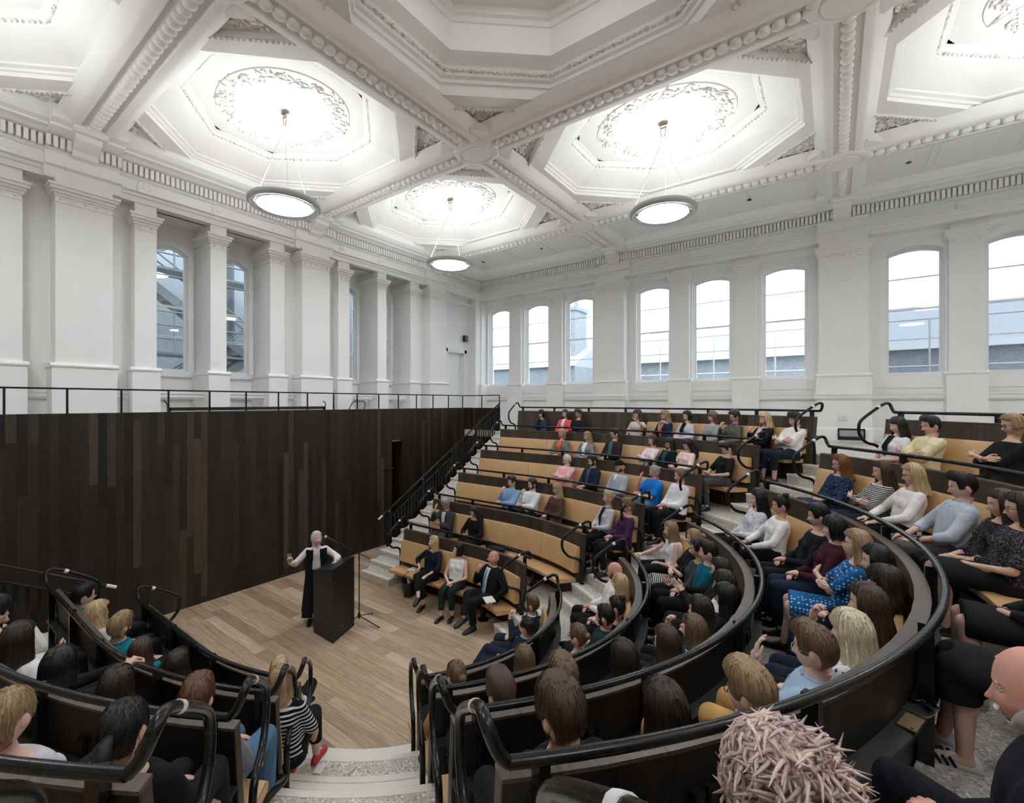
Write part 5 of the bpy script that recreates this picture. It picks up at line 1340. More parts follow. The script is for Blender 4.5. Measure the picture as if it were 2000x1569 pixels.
    if 'cap' in sp:
        m = MB(); a = np.linspace(-PI, PI, 40, endpoint=False); P = []
        for z, th in ((.045, .012), (.05, .020), (.07, .024), (.09, .026), (.108, .026)):
            zz = np.full(40, z) + (.018*np.cos(a) if z < .1 else 0); x, y = skull(a, np.clip(zz, -.1, .117)); P.append(np.stack([x+np.sin(a)*th, y+np.cos(a)*th, zz+.006], -1))
        P.append(np.stack([np.sin(a)*.05, np.cos(a)*.055, np.full(40, .142)], -1)); P.append(np.stack([np.sin(a)*.005, np.cos(a)*.005, np.full(40, .147)], -1)); m.grid(np.array(P), cv=True)
        m.ball((.0, -.105, .02), (.035, .03, .045), 10, 7); fast_obj('turban', [(toh(np.vstack(m.v)), m.f, 0)], [sp['cap']], root)
    if 'beard' in sp:
        bc = sp['beard']; a = np.linspace(-R(92), R(92), 41); zt = np.where(np.abs(a) < R(24), -.088, -.088 + .075*smooth01(R(24), R(80), np.abs(a))); P = []; I = []; r2 = np.random.default_rng(q['seed']); th0 = sp.get('bt', .006)
        for k in range(10):
            z = zt + (-.119-zt)*k/9.; x, y = skull(a, z, g); th = th0*(.3+.7*math.sin(PI*(k+.6)/10.2)) + r2.normal(0, .0008, 41); yo = .009*np.exp(-(x/.026)**2-((z+.107)/.013)**2)*(np.cos(a) > .2); P.append(np.stack([x+np.sin(a)*th, y+yo+np.cos(a)*th, z-.002*(k == 9)], -1)); I.append(np.stack([x*.96, y*.95, z], -1))
        m = MB(); m.grid(np.array(P + I[::-1])); 
        for sx in (-1, 1): m.ball((sx*.014, .0925, -.0585), (.017, .008, .0058), 10, 6, rot=roty(sx*.25))
        fast_obj('beard', [(toh(np.vstack(m.v)), m.f, 0)], [mat_hair(bc, HAIRC[bc])], root)
    if 'tache' in sp:
        m = MB()
        for sx in (-1, 1): m.ball((sx*.014, .094, -.0585), (.019, .009, .0065), 10, 6, rot=roty(sx*.3))
        fast_obj('moustache', [(toh(np.vstack(m.v)), m.f, 0)], [hm], root)
    if 'gl' in sp:
        m = MB()
        for sx in (-1, 1):
            m.tube([(sx*.032 + .0235*math.cos(a)*(1 if abs(math.cos(a)) < .7 else 1), .0985 - abs(.0235*math.cos(a)*sx + .032)*.06, -.002 + .0185*math.sin(a)) for a in np.linspace(0, 2*PI, 19)[:-1]], .0019 if sp['gl'] != 'thick' else .003, 6, closed=True)
            m.tube([(sx*.056, .096, .004), (sx*.076, .05, .004), (sx*.083, -.005, .002), (sx*.082, -.02, -.012)], .0018, 5)
        m.tube([(-.009, .1, .004), (.009, .1, .004)], .002, 5); fast_obj('glasses', [(toh(np.vstack(m.v)), m.f, 0)], [sp.get('glm', BLACKPL)], root)
    if 'shades' in sp:
        m = MB()
        for sx in (-1, 1): m.ball((sx*.03, .055, .118), (.026, .018, .008), 10, 5, rot=rotx(-.9))
        m.tube([(-.058, .045, .115), (-.088, 0, .04)], .003, 5); m.tube([(.058, .045, .115), (.088, 0, .04)], .003, 5); fast_obj('sunglasses_on_head', [(toh(np.vstack(m.v)), m.f, 0)], [BLACKPL], root)
    # shoes
    sm, sole = sp.get('shoe', SHOE), sp.get('sole', SHOE)
    for sd in (1, -1):
        hp, kn, an, f = q['legs'][sd]
        if sp.get('feet') == 'bare' and not sp.get('shoe'): sole_only = True
        ax = f; rt = unit(np.cross(ax, (0, 0, 1))); up = np.cross(rt, ax); o = an - up*.085 - ax*.055
        P = []
        for t_, w, h in ((-.012, .020, .035), (.0, .031, .065), (.04, .035, .085), (.08, .034, .078), (.13, .040, .056), (.18, .045, .044), (.225, .040, .034), (.25, .026, .025), (.258, .010, .016)):
            if sp.get('flat'): h = min(h, .045)
            w2 = w*(1.05 if g == 'm' else .9); L_ = .258*(1.06 if g == 'm' else .93)
            P.append([o + ax*t_*L_/.258 + rt*w2*x + up*(h*y+.014) for x, y in ((-1, 0), (-1.03, .35), (-.8, .72), (-.35, .97), (0, 1), (.35, .97), (.8, .72), (1.03, .35), (1, 0))])
        m = MB(); P = np.array(P); m.grid(P, cv=True); m.add(P[0], [tuple(range(9))]); so = fast_obj('shoe', [(np.vstack(m.v), m.f, 0)], [sm], root)
        Q = P[:, [0, 8]]; Q = np.concatenate([Q - up*.014, Q[:, ::-1] + up*.004], 1); m = MB(); m.grid(Q, cv=True); m.add(Q[0], [(0,1,2,3)]); m.add(Q[-1], [(3,2,1,0)]); fast_obj('sole', [(np.vstack(m.v), m.f, 0)], [sole], so, smooth=False)
        if 'sock' in sp: m = MB(); m.tube([an*.98+kn*.02, an*.72+kn*.28], [.040, .046], 14); fast_obj('sock', [(np.vstack(m.v), m.f, 0)], [sp['sock']], root)
        if 'lace' in sp:
            m = MB()
            for k in range(5): c_ = o + ax*(.085+.018*k) + up*(.092-.008*k); m.tube([c_ - rt*.02, c_ + up*.004, c_ + rt*.02], .003, 5)
            fast_obj('laces', [(np.vstack(m.v), m.f, 0)], [sp['lace']], so)
        if 'bars' in sp:
            m = MB()
            for k in range(3):
                for e in (-1, 1): c_ = o + ax*(.105+.028*k) + rt*e*(.0385+.002*k) + up*.046; m.obox(c_, unit(ax*.5+up*.9), rt, np.cross(unit(ax*.5+up*.9), rt), .024, .0035, .0065)
            fast_obj('side_stripes', [(np.vstack(m.v), m.f, 0)], [sp['bars']], so, smooth=False)
    # hand-held and wrist things that belong to the person
    for nm, sd in sp.get('wrist', []):
        S_, E_, W, fd, ub, kind = q['joints'][sd]; d = unit(W-E_); c_ = W - d*.015; m = MB(); m.tube([c_ - d*.008, c_ + d*.008], [.031, .031], 14); m.obox(c_ + unit(ub)*.03, d, unit(np.cross(d, ub)), unit(ub), .016, .014, .006); fast_obj(nm, [(np.vstack(m.v), m.f, 0)], [BLACKPL if nm != 'bracelet' else BRASS], root)
# ---------------------------------------------------------------- who sits where
CL = mat_cloth
def cl(name, r, g, b, pat='plain', c2=(235,235,235), sc=1.): return CL(name, srgb(r, g, b), pat, srgb(*c2), sc)
TROUSER = cl('dark_trousers', 30, 30, 34); BLACKC = cl('black_cloth', 24, 24, 27); NAVY = cl('navy_cloth', 30, 38, 58); JEANS = cl('blue_jeans', 88, 120, 150); DJEANS = cl('dark_jeans', 34, 44, 62); WHITE = cl('white_cloth', 232, 232, 234); LGREY = cl('light_grey_cloth', 196, 196, 202); MGREY = cl('mid_grey_cloth', 128, 128, 132); CHAR = cl('charcoal_suit', 64, 66, 72); TEAL = cl('teal_cloth', 10, 92, 112); BURG = cl('burgundy_knit', 62, 26, 38); KHAKI = cl('khaki_cloth', 190, 150, 92); GREEN = cl('bottle_green', 34, 48, 42)
SHOE = mat_plain('black_shoe', (.012,.011,.011), .3); BROWNSH = mat_plain('brown_shoe', (.09,.05,.03), .45); WHITESH = mat_plain('white_shoe', (.68,.68,.70), .5); REDSH = mat_plain('red_canvas', (.50,.03,.04), .7); GREENSOLE = mat_plain('mint_sole', (.10,.55,.38), .5)
LONG = dict(s='long', L=.25, t=.016, f=.14); LONGB = dict(LONG, b=.026); MED = dict(s='long', L=.16, t=.017, f=.16); MEDB = dict(MED, b=.026); BOB = dict(s='long', L=.105, t=.02, f=.22, i=1.); BOBB = dict(BOB, b=.024, o=56)
SH = dict(s='short', t=.018); SHQ = dict(s='short', t=.020, q=.018); CROP = dict(s='short', t=.009); CURL = dict(s='short', t=.030, c=.006); LCURL = dict(s='long', L=.17, t=.028, c=.007, f=.2); UP = dict(s='short', t=.010, bun=(0, -.115, .03, .036)); BUNT = dict(s='short', t=.010, bun=(0, -.075, .125, .042)); TAIL = dict(s='short', t=.012, tail=.17); RING = dict(s='fringe_only', t=.012)
SPEC = {}
def P(key, label, **kw): SPEC[key] = (kw, label)
# --- right-hand block, row by row
P('c1a', 'person with straight blonde hair in navy top on the front bench beside the handbag', hc='blonde', hair=dict(MED, L=.19), tm=cl('navy_blouse', 24, 30, 46), sl='three', aR='down', aL='thigh', legs='crossR', lm=BLACKC, leglen=.75, skin='p', turn=10, v=.015)
P('c1b', 'person with black bob, white sleeveless blouse and dark green trousers on the front bench', hc='black', hair=BOB, tm=WHITE, sl='none', arms='lap', lm=GREEN, leglen=.8, skin='p', turn=18, v=.015, flat=1)
P('c1c', 'bald person in black suit and light blue tie, chin on hand, legs crossed', g='m', hair=None, skin='r', tm=cl('black_suit', 26, 27, 30), inner=WHITE, iw=.035, ib=.05, tie=cl('blue_tie', 120, 170, 205), aR='chin', aL='seat', legs='crossR', lm=cl('black_suit', 26, 27, 30), collar=WHITE, sock=cl('grey_sock', 92, 102, 120), tw=8, v=.014, fat=1.1, loose=.02)
P('c2a', 'person with grey hair and grey suit resting face in hand on the second bench', g='m', hc='grey', hair=SH, skin='t', tm=CHAR, inner=WHITE, aR='face', aL='cross', lm=CHAR, pit=-22, lean=4, gl=1)
P('c2b', 'person in black with long dark hair looking down at a phone', hc='black', hair=dict(LONG, L=.28), tm=BLACKC, arms='phone', pit=-26, low='dress', lm=BLACKC, lean=2)
P('c3a', 'person with dark hair in light blue shirt, hand at chin, on the third bench', g='m', hc='dark', hair=SHQ, tm=cl('sky_shirt', 140, 172, 214), aR='chin', aL='cross', collar=True)
P('c3b', 'bearded person in white shirt touching mouth, next to the light blue shirt', g='m', hc='dark', hair=SH, beard='brown', tm=WHITE, aR='chin', aL='cross', collar=True)
P('c3c', 'person with long blonde fringe and brown speckled dress on the third bench', hc='sblond', hair=dict(LONGB, L=.24), tm=cl('brown_print', 62, 42, 40, 'floral', (150, 110, 105), 2.), arms='lap', gl=1, low='dress', lm=cl('brown_print', 62, 42, 40, 'floral', (150, 110, 105), 2.))
P('c3d', 'person in pale grey zip jacket with fair hair tied back', hc='sblond', hair=UP, tm=cl('pale_jacket', 196, 194, 202), inner=BLACKC, iw=.012, aR='lap', aL='lap', pit=8, lm=BLACKC, collar=True)
P('c3e', 'person in purple jumper with curly hair at the aisle end of the third bench', hc='lbrown', hair=dict(CURL, t=.034), tm=cl('purple_knit', 72, 36, 78), arms='lap', lm=BLACKC)
P('c4a', 'bald older person in pink shirt and glasses with folded arms', g='m', hc='white', hair=dict(RING, t=.006), skin='p', gl=1, tm=cl('pink_shirt', 236, 184, 184), arms='fold', collar=cl('dark_collar', 60, 48, 54), beard='white', bt=.003, lm=KHAKI, fat=1.12)
P('c4b', 'dark bearded person in navy jacket on the fourth bench', g='m', hc='dark', hair=SHQ, beard='dark', tm=NAVY, inner=cl('slate_shirt', 70, 74, 92), iw=.02, arms='lap', lm=NAVY, collar=True)
P('c4c', 'person in black turban with full beard and pale grey shirt', g='m', hc='black', skin='m', cap=BLACKC, beard='black', bt=.012, tm=cl('grey_shirt', 172, 180, 190), inner=WHITE, iw=.012, ib=.34, arms='lap', lm=JEANS, pit=-8)
P('c4d', 'person in bright blue polo shirt with hand over mouth', g='m', hc='grey', hair=CROP, skin='r', tm=cl('blue_polo', 24, 120, 206), sl='half', aR='face', aL='cross', collar=True, lm=JEANS, fat=1.1)
P('c4e', 'fair-haired person in white shirt, hands in lap, at the aisle end of the fourth bench', g='m', hc='lbrown', hair=CROP, skin='r', tm=WHITE, arms='lap', lm=BLACKC, fat=1.15, collar=True)
P('c5a', 'person with strawberry blonde hair and glasses, grey jacket over orange top', hc='sblond', hair=dict(BOB, L=.13), gl=1, tm=cl('grey_jacket', 122, 116, 116), inner=cl('orange_top', 236, 96, 66), iw=.05, arms='lap')
P('c5b', 'person with long fair hair and grey blazer over white top on the fifth bench', hc='fair', hair=LONG, tm=cl('grey_blazer', 132, 132, 138), inner=WHITE, iw=.04, arms='lap')
P('c5c', 'tall dark-haired person with glasses, dark blazer over teal shirt', g='m', hc='black', hair=SHQ, gl='thick', tm=cl('plum_blazer', 48, 36, 44), inner=cl('teal_tee', 70, 104, 116), iw=.05, arms='lap', fat=.95)
P('c5d', 'person with brown bob and white jumper with folded arms on the fifth bench', hc='brown', hair=BOB, tm=cl('cream_jumper', 228, 220, 220), arms='fold', skin='p')
P('c5e', 'person with black hair and glasses, black blazer over teal striped top', hc='black', hair=dict(MEDB, L=.15), gl=1, tm=BLACKC, inner=cl('teal_stripe', 20, 110, 110, 'stripe', (20, 30, 40), 2.), iw=.04, arms='lap')
P('c5f', 'person with very long black hair in pale pink top looking down', hc='black', hair=dict(LONG, L=.33), tm=cl('blush_top', 232, 206, 200), arms='phone', pit=-24, skin='p')
P('c5g', 'person with cropped black hair and black T-shirt looking down at the aisle end', hc='black', hair=SHQ, tm=BLACKC, sl='half', arms='phone', pit=-22, lm=cl('grey_trousers', 76, 76, 78), skin='p', v=.016)
P('c6a', 'person with black fringe and denim jacket on the topmost bench near the stairs', hc='black', hair=BOBB, tm=cl('denim_jacket', 44, 62, 84), inner=BLACKC, iw=.05, arms='lap', skin='p')
P('c6b', 'person in coral cardigan with brown hair on the topmost bench', hc='brown', hair=MED, tm=cl('coral_cardigan', 232, 92, 100), inner=cl('cream', 238, 224, 208), iw=.04, lany=1, arms='lap')
P('c6c', 'person with short brown hair, glasses and black jumper beside the coral cardigan', hc='brown', hair=dict(SHQ, t=.026), gl=1, tm=cl('black_jumper', 30, 33, 40), arms='lap')
P('c6d', 'person with curly brown hair in beige T-shirt raising one hand', hc='brown', hair=LCURL, tm=cl('beige_tee', 206, 196, 190), sl='half', aR='lap', aL='wave')
P('c6e', 'person in grey scarf and navy jacket with long fair hair', hc='fair', hair=dict(LCURL, c=.003, L=.2), tm=NAVY, scarf=cl('grey_scarf', 160, 156, 148), inner=cl('orange_top', 236, 96, 66), iw=.03, ib=.1, arms='lap')
P('c6f', 'person with black bob and pale grey cardigan over black top', hc='black', hair=BOB, tm=LGREY, inner=BLACKC, iw=.04, ib=.2, arms='lap', skin='p')
P('c6g', 'person with light brown layered hair and grey blouse on the topmost bench', hc='lbrown', hair=dict(BOB, L=.13, b=.03), tm=cl('grey_blouse', 158, 158, 162), arms='lap')
P('c6h', 'person with short dark curls and glasses, olive shirt, hand raised to shoulder', hc='dark', hair=CURL, gl=1, tm=cl('olive_shirt', 92, 92, 84), aL='lap', aR='chin', collar=True)
P('c6i', 'person with wavy blonde hair and black cardigan, chin on hand', hc='blonde', hair=dict(LCURL, c=.004), tm=BLACKC, inner=cl('print_top', 206, 190, 204, 'floral', (150, 110, 160)), iw=.04, aR='chin', aL='cross')
P('c6j', 'dark-haired person in white shirt with folded arms at the end of the topmost bench', g='m', hc='dark', hair=dict(SHQ, t=.026, b=.035), tm=cl('off_white_shirt', 236, 230, 230), arms='fold', lm=NAVY, leglen=.62, collar=True, v=.016)
# --- middle block
P('b6a', 'person with black fringe in white T-shirt with black chest block', hc='black', hair=dict(LONGB, L=.2), tm=cl('white_tee', 222, 222, 226), sl='half', inner=BLACKC, ib=.16, arms='lap', skin='p', v=.016)
P('b6b', 'person with moustache, dark hair and cream jumper', g='m', hc='black', hair=SHQ, tache=1, tm=cl('cream_knit', 226, 214, 172), arms='fold', lm=KHAKI, v=.016)
P('b6c', 'person with blonde bob and black glasses in black top, arms folded', hc='sblond', hair=BOB, gl='thick', tm=BLACKC, sl='three', arms='fold', wrist=[('bracelet', 1)], v=.015, fat=1.1)
P('b5a', 'person with long red hair and glasses in navy speckled dress', hc='red', hair=dict(LONG, L=.24, t=.022), gl=1, tm=cl('navy_speck', 22, 32, 60, 'dots', (120, 150, 200), 2.4), sl='three', arms='lap', low='dress', lm=cl('navy_speck', 22, 32, 60, 'dots', (120, 150, 200), 2.4), v=.015, fat=1.08)
P('b5b', 'person with long brown hair in fine black and white stripes, arms folded', hc='brown', hair=dict(LONG, L=.26), tm=cl('bw_stripe', 36, 36, 42, 'stripe', (226, 224, 222), 1.7), arms='fold', lm=DJEANS, v=.015)
P('b5c', 'person with long blonde hair and glasses in white blouse', hc='blonde', hair=dict(LONG, L=.24), gl=1, tm=cl('ivory_blouse', 232, 226, 224), arms='thigh', lm=BLACKC, v=.015)
P('b5d', 'dark-haired person in pale blue-grey shirt with rolled sleeves and watch', g='m', hc='black', hair=SHQ, tm=cl('blue_grey_shirt', 184, 192, 206), sl='three', arms='thigh', collar=True, lm=cl('taupe_trousers', 92, 84, 84), wrist=[('watch', -1)], v=.014)
P('b5e', 'person with long dark blonde hair in black floral top near the right picture edge', hc='brown', hair=dict(LONG, L=.2, c=.003), tm=cl('black_floral', 26, 26, 30, 'floral', (110, 100, 100), 1.6), sl='three', arms='lap', lm=BLACKC, v=.015)
P('b5f', 'person in glasses and black print dress at the right picture edge', hc='dark', hair=dict(MED, L=.14), gl=1, tm=cl('black_print', 26, 26, 30, 'floral', (150, 140, 150), 2.), sl='half', arms='lap', low='dress', lm=BLACKC, v=.015)
P('b5g', 'person in black skirt with bare knees and crossed ankles in the fifth row', hc='dark', hair=LONG, tm=BLACKC, low='skirt', lm=BLACKC, feet='bare', v=.014, shoe=WHITESH, sole=WHITESH, legs='flat')
P('b5h', 'person with black cropped skirt and white trainers with three dark side stripes', hc='brown', hair=LONG, tm=BLACKC, low='skirt', hem=.35, lm=BLACKC, feet='bare', shoe=WHITESH, sole=WHITESH, bars=cl('dark_stripe', 30, 34, 44), v=.014, legs='flat', lean=-14)
P('b5i', 'bald person with short grey beard in dark clothes in the bottom right corner', g='m', hc='white', skin='r', hair=None, beard='white', bt=.011, tm=cl('ink_jacket', 22, 24, 32), lm=cl('ink_trousers', 20, 22, 30), arms='lap', v=.012, lean=3, shoe=SHOE, lace=BLACKPL, legs='wide', yaw=6)
P('b5j', 'person with tousled pinkish blonde hair seen from behind at the bottom edge', hc='pink', hair=dict(s='short', t=.022, c=.003, spike=900, b=.05), tm=BLACKC, arms='lap', v=.014)
P('b4a', 'person with long black hair in white blouse with sprigs on the fourth bench', hc='black', hair=dict(LONG, L=.3, t=.02), tm=cl('sprig_blouse', 226, 226, 232, 'floral', (120, 124, 150), 1.3), arms='lap', lm=BLACKC, skin='p', v=.015)
P('b4b', 'person with black hair in a top bun and white blouse', hc='black', hair=BUNT, tm=WHITE, arms='thigh', lm=BLACKC, skin='t', v=.014)
P('b4c', 'person with short black curls in black knit top', hc='black', hair=dict(CURL, t=.03), tm=cl('black_knit', 28, 28, 36), arms='lap', lm=BLACKC, wrist=[('bracelet', 1)], v=.015)
P('b4d', 'person with black bob in burgundy roll neck', hc='black', hair=dict(BOBB, L=.11), tm=BURG, arms='lap', lm=DJEANS, neck=.50, skin='p', v=.014)
P('b4e', 'person with reddish blonde hair in blue flowered dress, arms folded', hc='sblond', hair=dict(MED, L=.19, c=.003), tm=cl('blue_flower', 22, 92, 150, 'dots', (190, 214, 236), 1.), sl='half', arms='fold', low='dress', lm=cl('blue_flower', 22, 92, 150, 'dots', (190, 214, 236), 1.), skin='p', v=.014)
P('b4f', 'person with smooth black hair behind the blue flowered dress', hc='black', hair=dict(LONG, L=.2), tm=BLACKC, arms='lap', lm=DJEANS, skin='p', v=.015)
P('b4g', 'person with wavy dark brown hair and fringe beside the curve of the fourth rail', hc='dark', hair=dict(MEDB, c=.004, t=.024), tm=BLACKC, arms='lap', lm=NAVY, v=.015)
P('b4h', 'person with long straight brown hair seen from the side on the fourth bench', hc='brown', hair=dict(LONG, L=.3, t=.018), tm=BLACKC, aR='chin', aL='cross', lm=NAVY, v=.014)
P('b4i', 'person with platinum blonde long hair and fringe', hc='plat', hair=dict(LONGB, L=.24, t=.02), tm=cl('white_print', 226, 222, 224, 'floral', (60, 60, 70)), arms='lap', lm=BLACKC, skin='p', v=.013)
P('b4j', 'person with short light brown hair, glasses and pale blue collar, hand at mouth', g='m', hc='lbrown', hair=dict(SHQ, t=.015), gl=1, glm=GREYMETAL, skin='p', tm=cl('pale_blue_shirt', 168, 194, 220), sl='half', collar=True, aR='cross', aL='face', lm=KHAKI, v=.012)
P('b4k', 'person with fair hair streaked blue and khaki trousers, knee raised', g='m', hc='fair', hair=dict(SHQ, t=.02), gl=1, tm=cl('blue_shirt', 60, 90, 140), arms='thigh', legs='crossL', lm=KHAKI, v=.013, skin='p')
P('b4l', 'person with smooth dark parted hair, head low behind the fourth rail', hc='dark', hair=dict(LONG, L=.2, line=1, p=.4), tm=BLACKC, arms='lap', v=.014)
P('b4m', 'person with swept-back brown hair and reddish beard seen from behind', g='m', hc='brown', hair=dict(s='short', t=.026, q=.012, c=.001), beard='auburn', tm=BLACKC, arms='lap', v=.013)
P('b3a', 'person with long fair hair in white sleeveless top reaching forward', hc='fair', hair=dict(LONG, L=.26), tm=WHITE, sl='none', aR='reach', aL='lap', lm=BLACKC, skin='p', v=.015, lean=4)
P('b3b', 'person with fair hair tied back and black top at the third bench end', hc='sblond', hair=UP, tm=BLACKC, sl='half', arms='cross', low='skirt', lm=cl('navy_white_stripe', 34, 36, 48, 'vstripe', (225, 225, 225), 1.3), hem=.7, skin='p', v=.015)
P('b3c', 'person with dark curls in dark grey top half hidden on the third bench', hc='black', hair=CURL, skin='m', tm=cl('dark_grey_top', 64, 64, 66), arms='phone', lm=BLACKC)
P('b3d', 'person with short brown hair in teal jumper', g='m', hc='dark', hair=dict(SHQ, t=.016), skin='p', tm=TEAL, arms='lap', lm=BLACKC, v=.014)
P('b3e', 'person with dark brown smooth hair and glasses between teal jumper and curls', hc='dark', hair=MED, gl=1, tm=BLACKC, arms='clap', v=.015, skin='p')
P('b3f', 'person with short tousled dark curls in white top on the third bench', g='m', hc='dark', hair=dict(CURL, t=.024, b=.04), tm=WHITE, arms='lap', lm=BLACKC, v=.015)
P('b3g', 'person with thick black hair and glasses at the bend of the third rail', hc='black', hair=dict(MEDB, t=.026, L=.18), gl=1, skin='m', tm=BLACKC, arms='lap', v=.014)
P('b3h', 'person with dark brown swept hair and small earring in profile on the third bench', hc='dark', hair=dict(MED, t=.022, swept=1, L=.12), tm=BLACKC, aR='chin', aL='cross', lm=BLACKC, skin='p', v=.014)
P('b3i', 'person with light brown hair and sunglasses pushed up on the head', hc='lbrown', hair=dict(MED, L=.14), shades=1, tm=cl('teal_top', 24, 74, 86), arms='lap', skin='p', v=.014)
P('b3j', 'person with brown hair and glasses in black top on the third bench', hc='brown', hair=dict(MED, L=.15), gl=1, tm=BLACKC, arms='lap', skin='p', v=.014)
P('b3k', 'person with glossy dark brown hair in profile between the second and third rails', hc='dark', hair=dict(MED, L=.17), tm=BLACKC, arms='lap', skin='p', v=.014)
P('b3l', 'person with short light brown hair and thin glasses looking up', g='m', hc='lbrown', hair=dict(SHQ, t=.02), gl=1, glm=GREYMETAL, skin='p', beard='fair', bt=.003, tm=MGREY, arms='lap', v=.014, pit=8)
P('b3m', 'person of whom only brown hair shows above the third rail beside the near aisle', hc='brown', hair=SHQ, tm=BLACKC, arms='lap', g='m')
P('b2a', 'bald bearded person with glasses in white shirt on the second bench', g='m', hc='brown', hair=None, beard='brown', bt=.009, gl=1, skin='r', tm=WHITE, arms='lap', lm=BLACKC, v=.014)
P('b2b', 'person with long ash blonde hair and fringe on the second bench', hc='blonde', hair=dict(LONGB, L=.2), tm=cl('beige_knit', 206, 190, 172), arms='lap', lm=BLACKC, skin='p', v=.015)
P('b2c', 'person with dark hair in a round top bun behind the second rail', hc='dark', hair=BUNT, tm=BLACKC, arms='lap', v=.015)
P('b2d', 'person with short dark hair and dark beard in profile behind the second rail', g='m', hc='dark', hair=dict(SH, t=.012), beard='dark', tm=cl('dark_teal_shirt', 28, 52, 58), arms='lap', v=.014)
P('b2e', 'person with light brown hair tied back and dark glasses behind the second rail', hc='lbrown', hair=UP, gl=1, tm=BLACKC, arms='lap', skin='p', v=.014)
P('b2f', 'person with light brown loose hair seen from behind on the second bench', hc='lbrown', hair=dict(MED, L=.13), tm=MGREY, arms='lap', v=.015)
P('b2g', 'person with slicked-back light brown hair nearest the near aisle on the second bench', hc='lbrown', hair=UP, gl=1, tm=KHAKI, arms='lap', skin='p', v=.015)
P('b1a', 'person with glasses and reddish beard in dark suit on the curved front bench', g='m', hc='lbrown', hair=dict(SHQ, t=.014), beard='auburn', gl='thick', tm=cl('slate_suit', 40, 46, 58), inner=WHITE, collar=WHITE, aR='cross', aL='chin', lm=cl('slate_suit', 40, 46, 58), skin='p', v=.014)
P('b1b', 'balding person in navy suit with crossed legs and shiny black shoes', g='m', hc='dark', hair=dict(RING, t=.016), gl=1, tm=cl('navy_suit', 30, 40, 56), collar=cl('pale_blue_shirt', 168, 194, 220), arms='lap', legs='crossR', lm=cl('navy_suit', 30, 40, 56), skin='p', v=.014, lean=-14)
# --- left block
P('a1a', 'person with blonde hair on the front left bench, foot in black trainer with green sole', hc='blonde', hair=dict(MED, L=.16), tm=cl('pale_top', 216, 206, 206), arms='lap', legs='crossR', lm=BLACKC, leglen=.8, sole=GREENSOLE, shoe=cl('black_mesh', 26, 28, 32), lace=BLACKPL, v=.015)
P('a2a', 'person with short black hair and glasses in teal shirt beside the dark wall', g='m', hc='black', hair=SHQ, gl='thick', tm=cl('teal_shirt', 56, 128, 138), arms='lap', collar=True, v=.015)
P('a2b', 'person with long curly blonde hair in pale top', hc='blonde', hair=dict(LCURL, L=.24, c=.008), tm=LGREY, arms='lap', v=.015)
P('a2c', 'person with short fair-brown hair and beard in teal shirt', g='m', hc='fair', hair=dict(SHQ, t=.02), beard='brown', tm=cl('bright_teal', 12, 116, 132), arms='lap', collar=True, lm=BLACKC, legs='crossR', v=.014)
P('a2d', 'person with brown hair next to the teal shirt with beard', hc='brown', hair=dict(MED, L=.14), tm=BLACKC, arms='lap', v=.015)
P('a2e', 'person with dark brown loose hair seen from behind in the second left row', hc='dark', hair=dict(MED, L=.15), tm=BLACKC, arms='lap', v=.015)
P('a2f', 'person with grey-blonde hair, striped sleeves and red canvas shoes', hc='sblond', hair=dict(MED, L=.14), tm=cl('bold_stripe', 24, 25, 36, 'stripe', (232, 230, 226), .85), sl='three', arms='lap', lm=BLACKC, leglen=.7, shoe=REDSH, sole=WHITESH, lace=WHITEPL, v=.014)
P('a3z', 'person in black embroidered top at the left picture edge, arm raised', hc='black', hair=SHQ, tm=cl('embroidered', 20, 20, 24, 'floral', (120, 90, 60), .5), sl='half', aL='neck', aR='phone', g='f', v=.015)
P('a3a', 'person with long dark brown hair fading to blonde tips in white top', hc='dark', hair=dict(LONG, L=.22, t=.02), tm=WHITE, arms='lap', v=.014)
P('a3b', 'person with black parted hair stretching clasped hands forward', hc='black', hair=dict(MED, L=.16, line=1), tm=BLACKC, arms=((.02, .50, .86), (-.3, 1, .1), (.6, 0, 1), 'fist', (.9, -.3, -.4)), v=.014, lean=6)
P('a3c', 'person with dark hair behind the pink folder', hc='dark', hair=dict(MED, L=.16, line=1), tm=BLACKC, arms='lap', v=.014)
P('a3d', 'person with auburn hair and light blue jeans at the near aisle', hc='auburn', hair=dict(SHQ, t=.02), g='m', tm=MGREY, arms='lap', lm=JEANS, v=.014, turn=-6)
P('a4a', 'person with fair hair and small earring at the bottom left edge', hc='fair', hair=UP, tm=LGREY, arms='lap', v=.013, skin='p')
P('a4b', 'person with black hair gathered in a ponytail, seen from behind', hc='black', hair=TAIL, tm=BLACKC, arms='lap', v=.013)
SPK = dict(g='f', stand=True, pos=(4.47, 7.48), face=150, hc='white', hair=dict(BOB, L=.11, t=.014), tm=cl('cream_check', 236, 230, 226, 'check', (226, 218, 214)), sl='long', lm=cl('black_long_waistcoat', 22, 24, 34), low='skirt', v=.013, skin='p', loose=.018, collar=True, at=(4., 0, 2.6), hemz=.22, k=.97,
 aR=((.42, .22, 1.18), (.1, .1, 1), (.3, -.9, 0), 'fist', (.6, -.4, -1)), aL=((.30, .30, 1.13), (.0, 1, -.3), (.1, .1, 1), 'flat', (.8, -.3, -.6)))
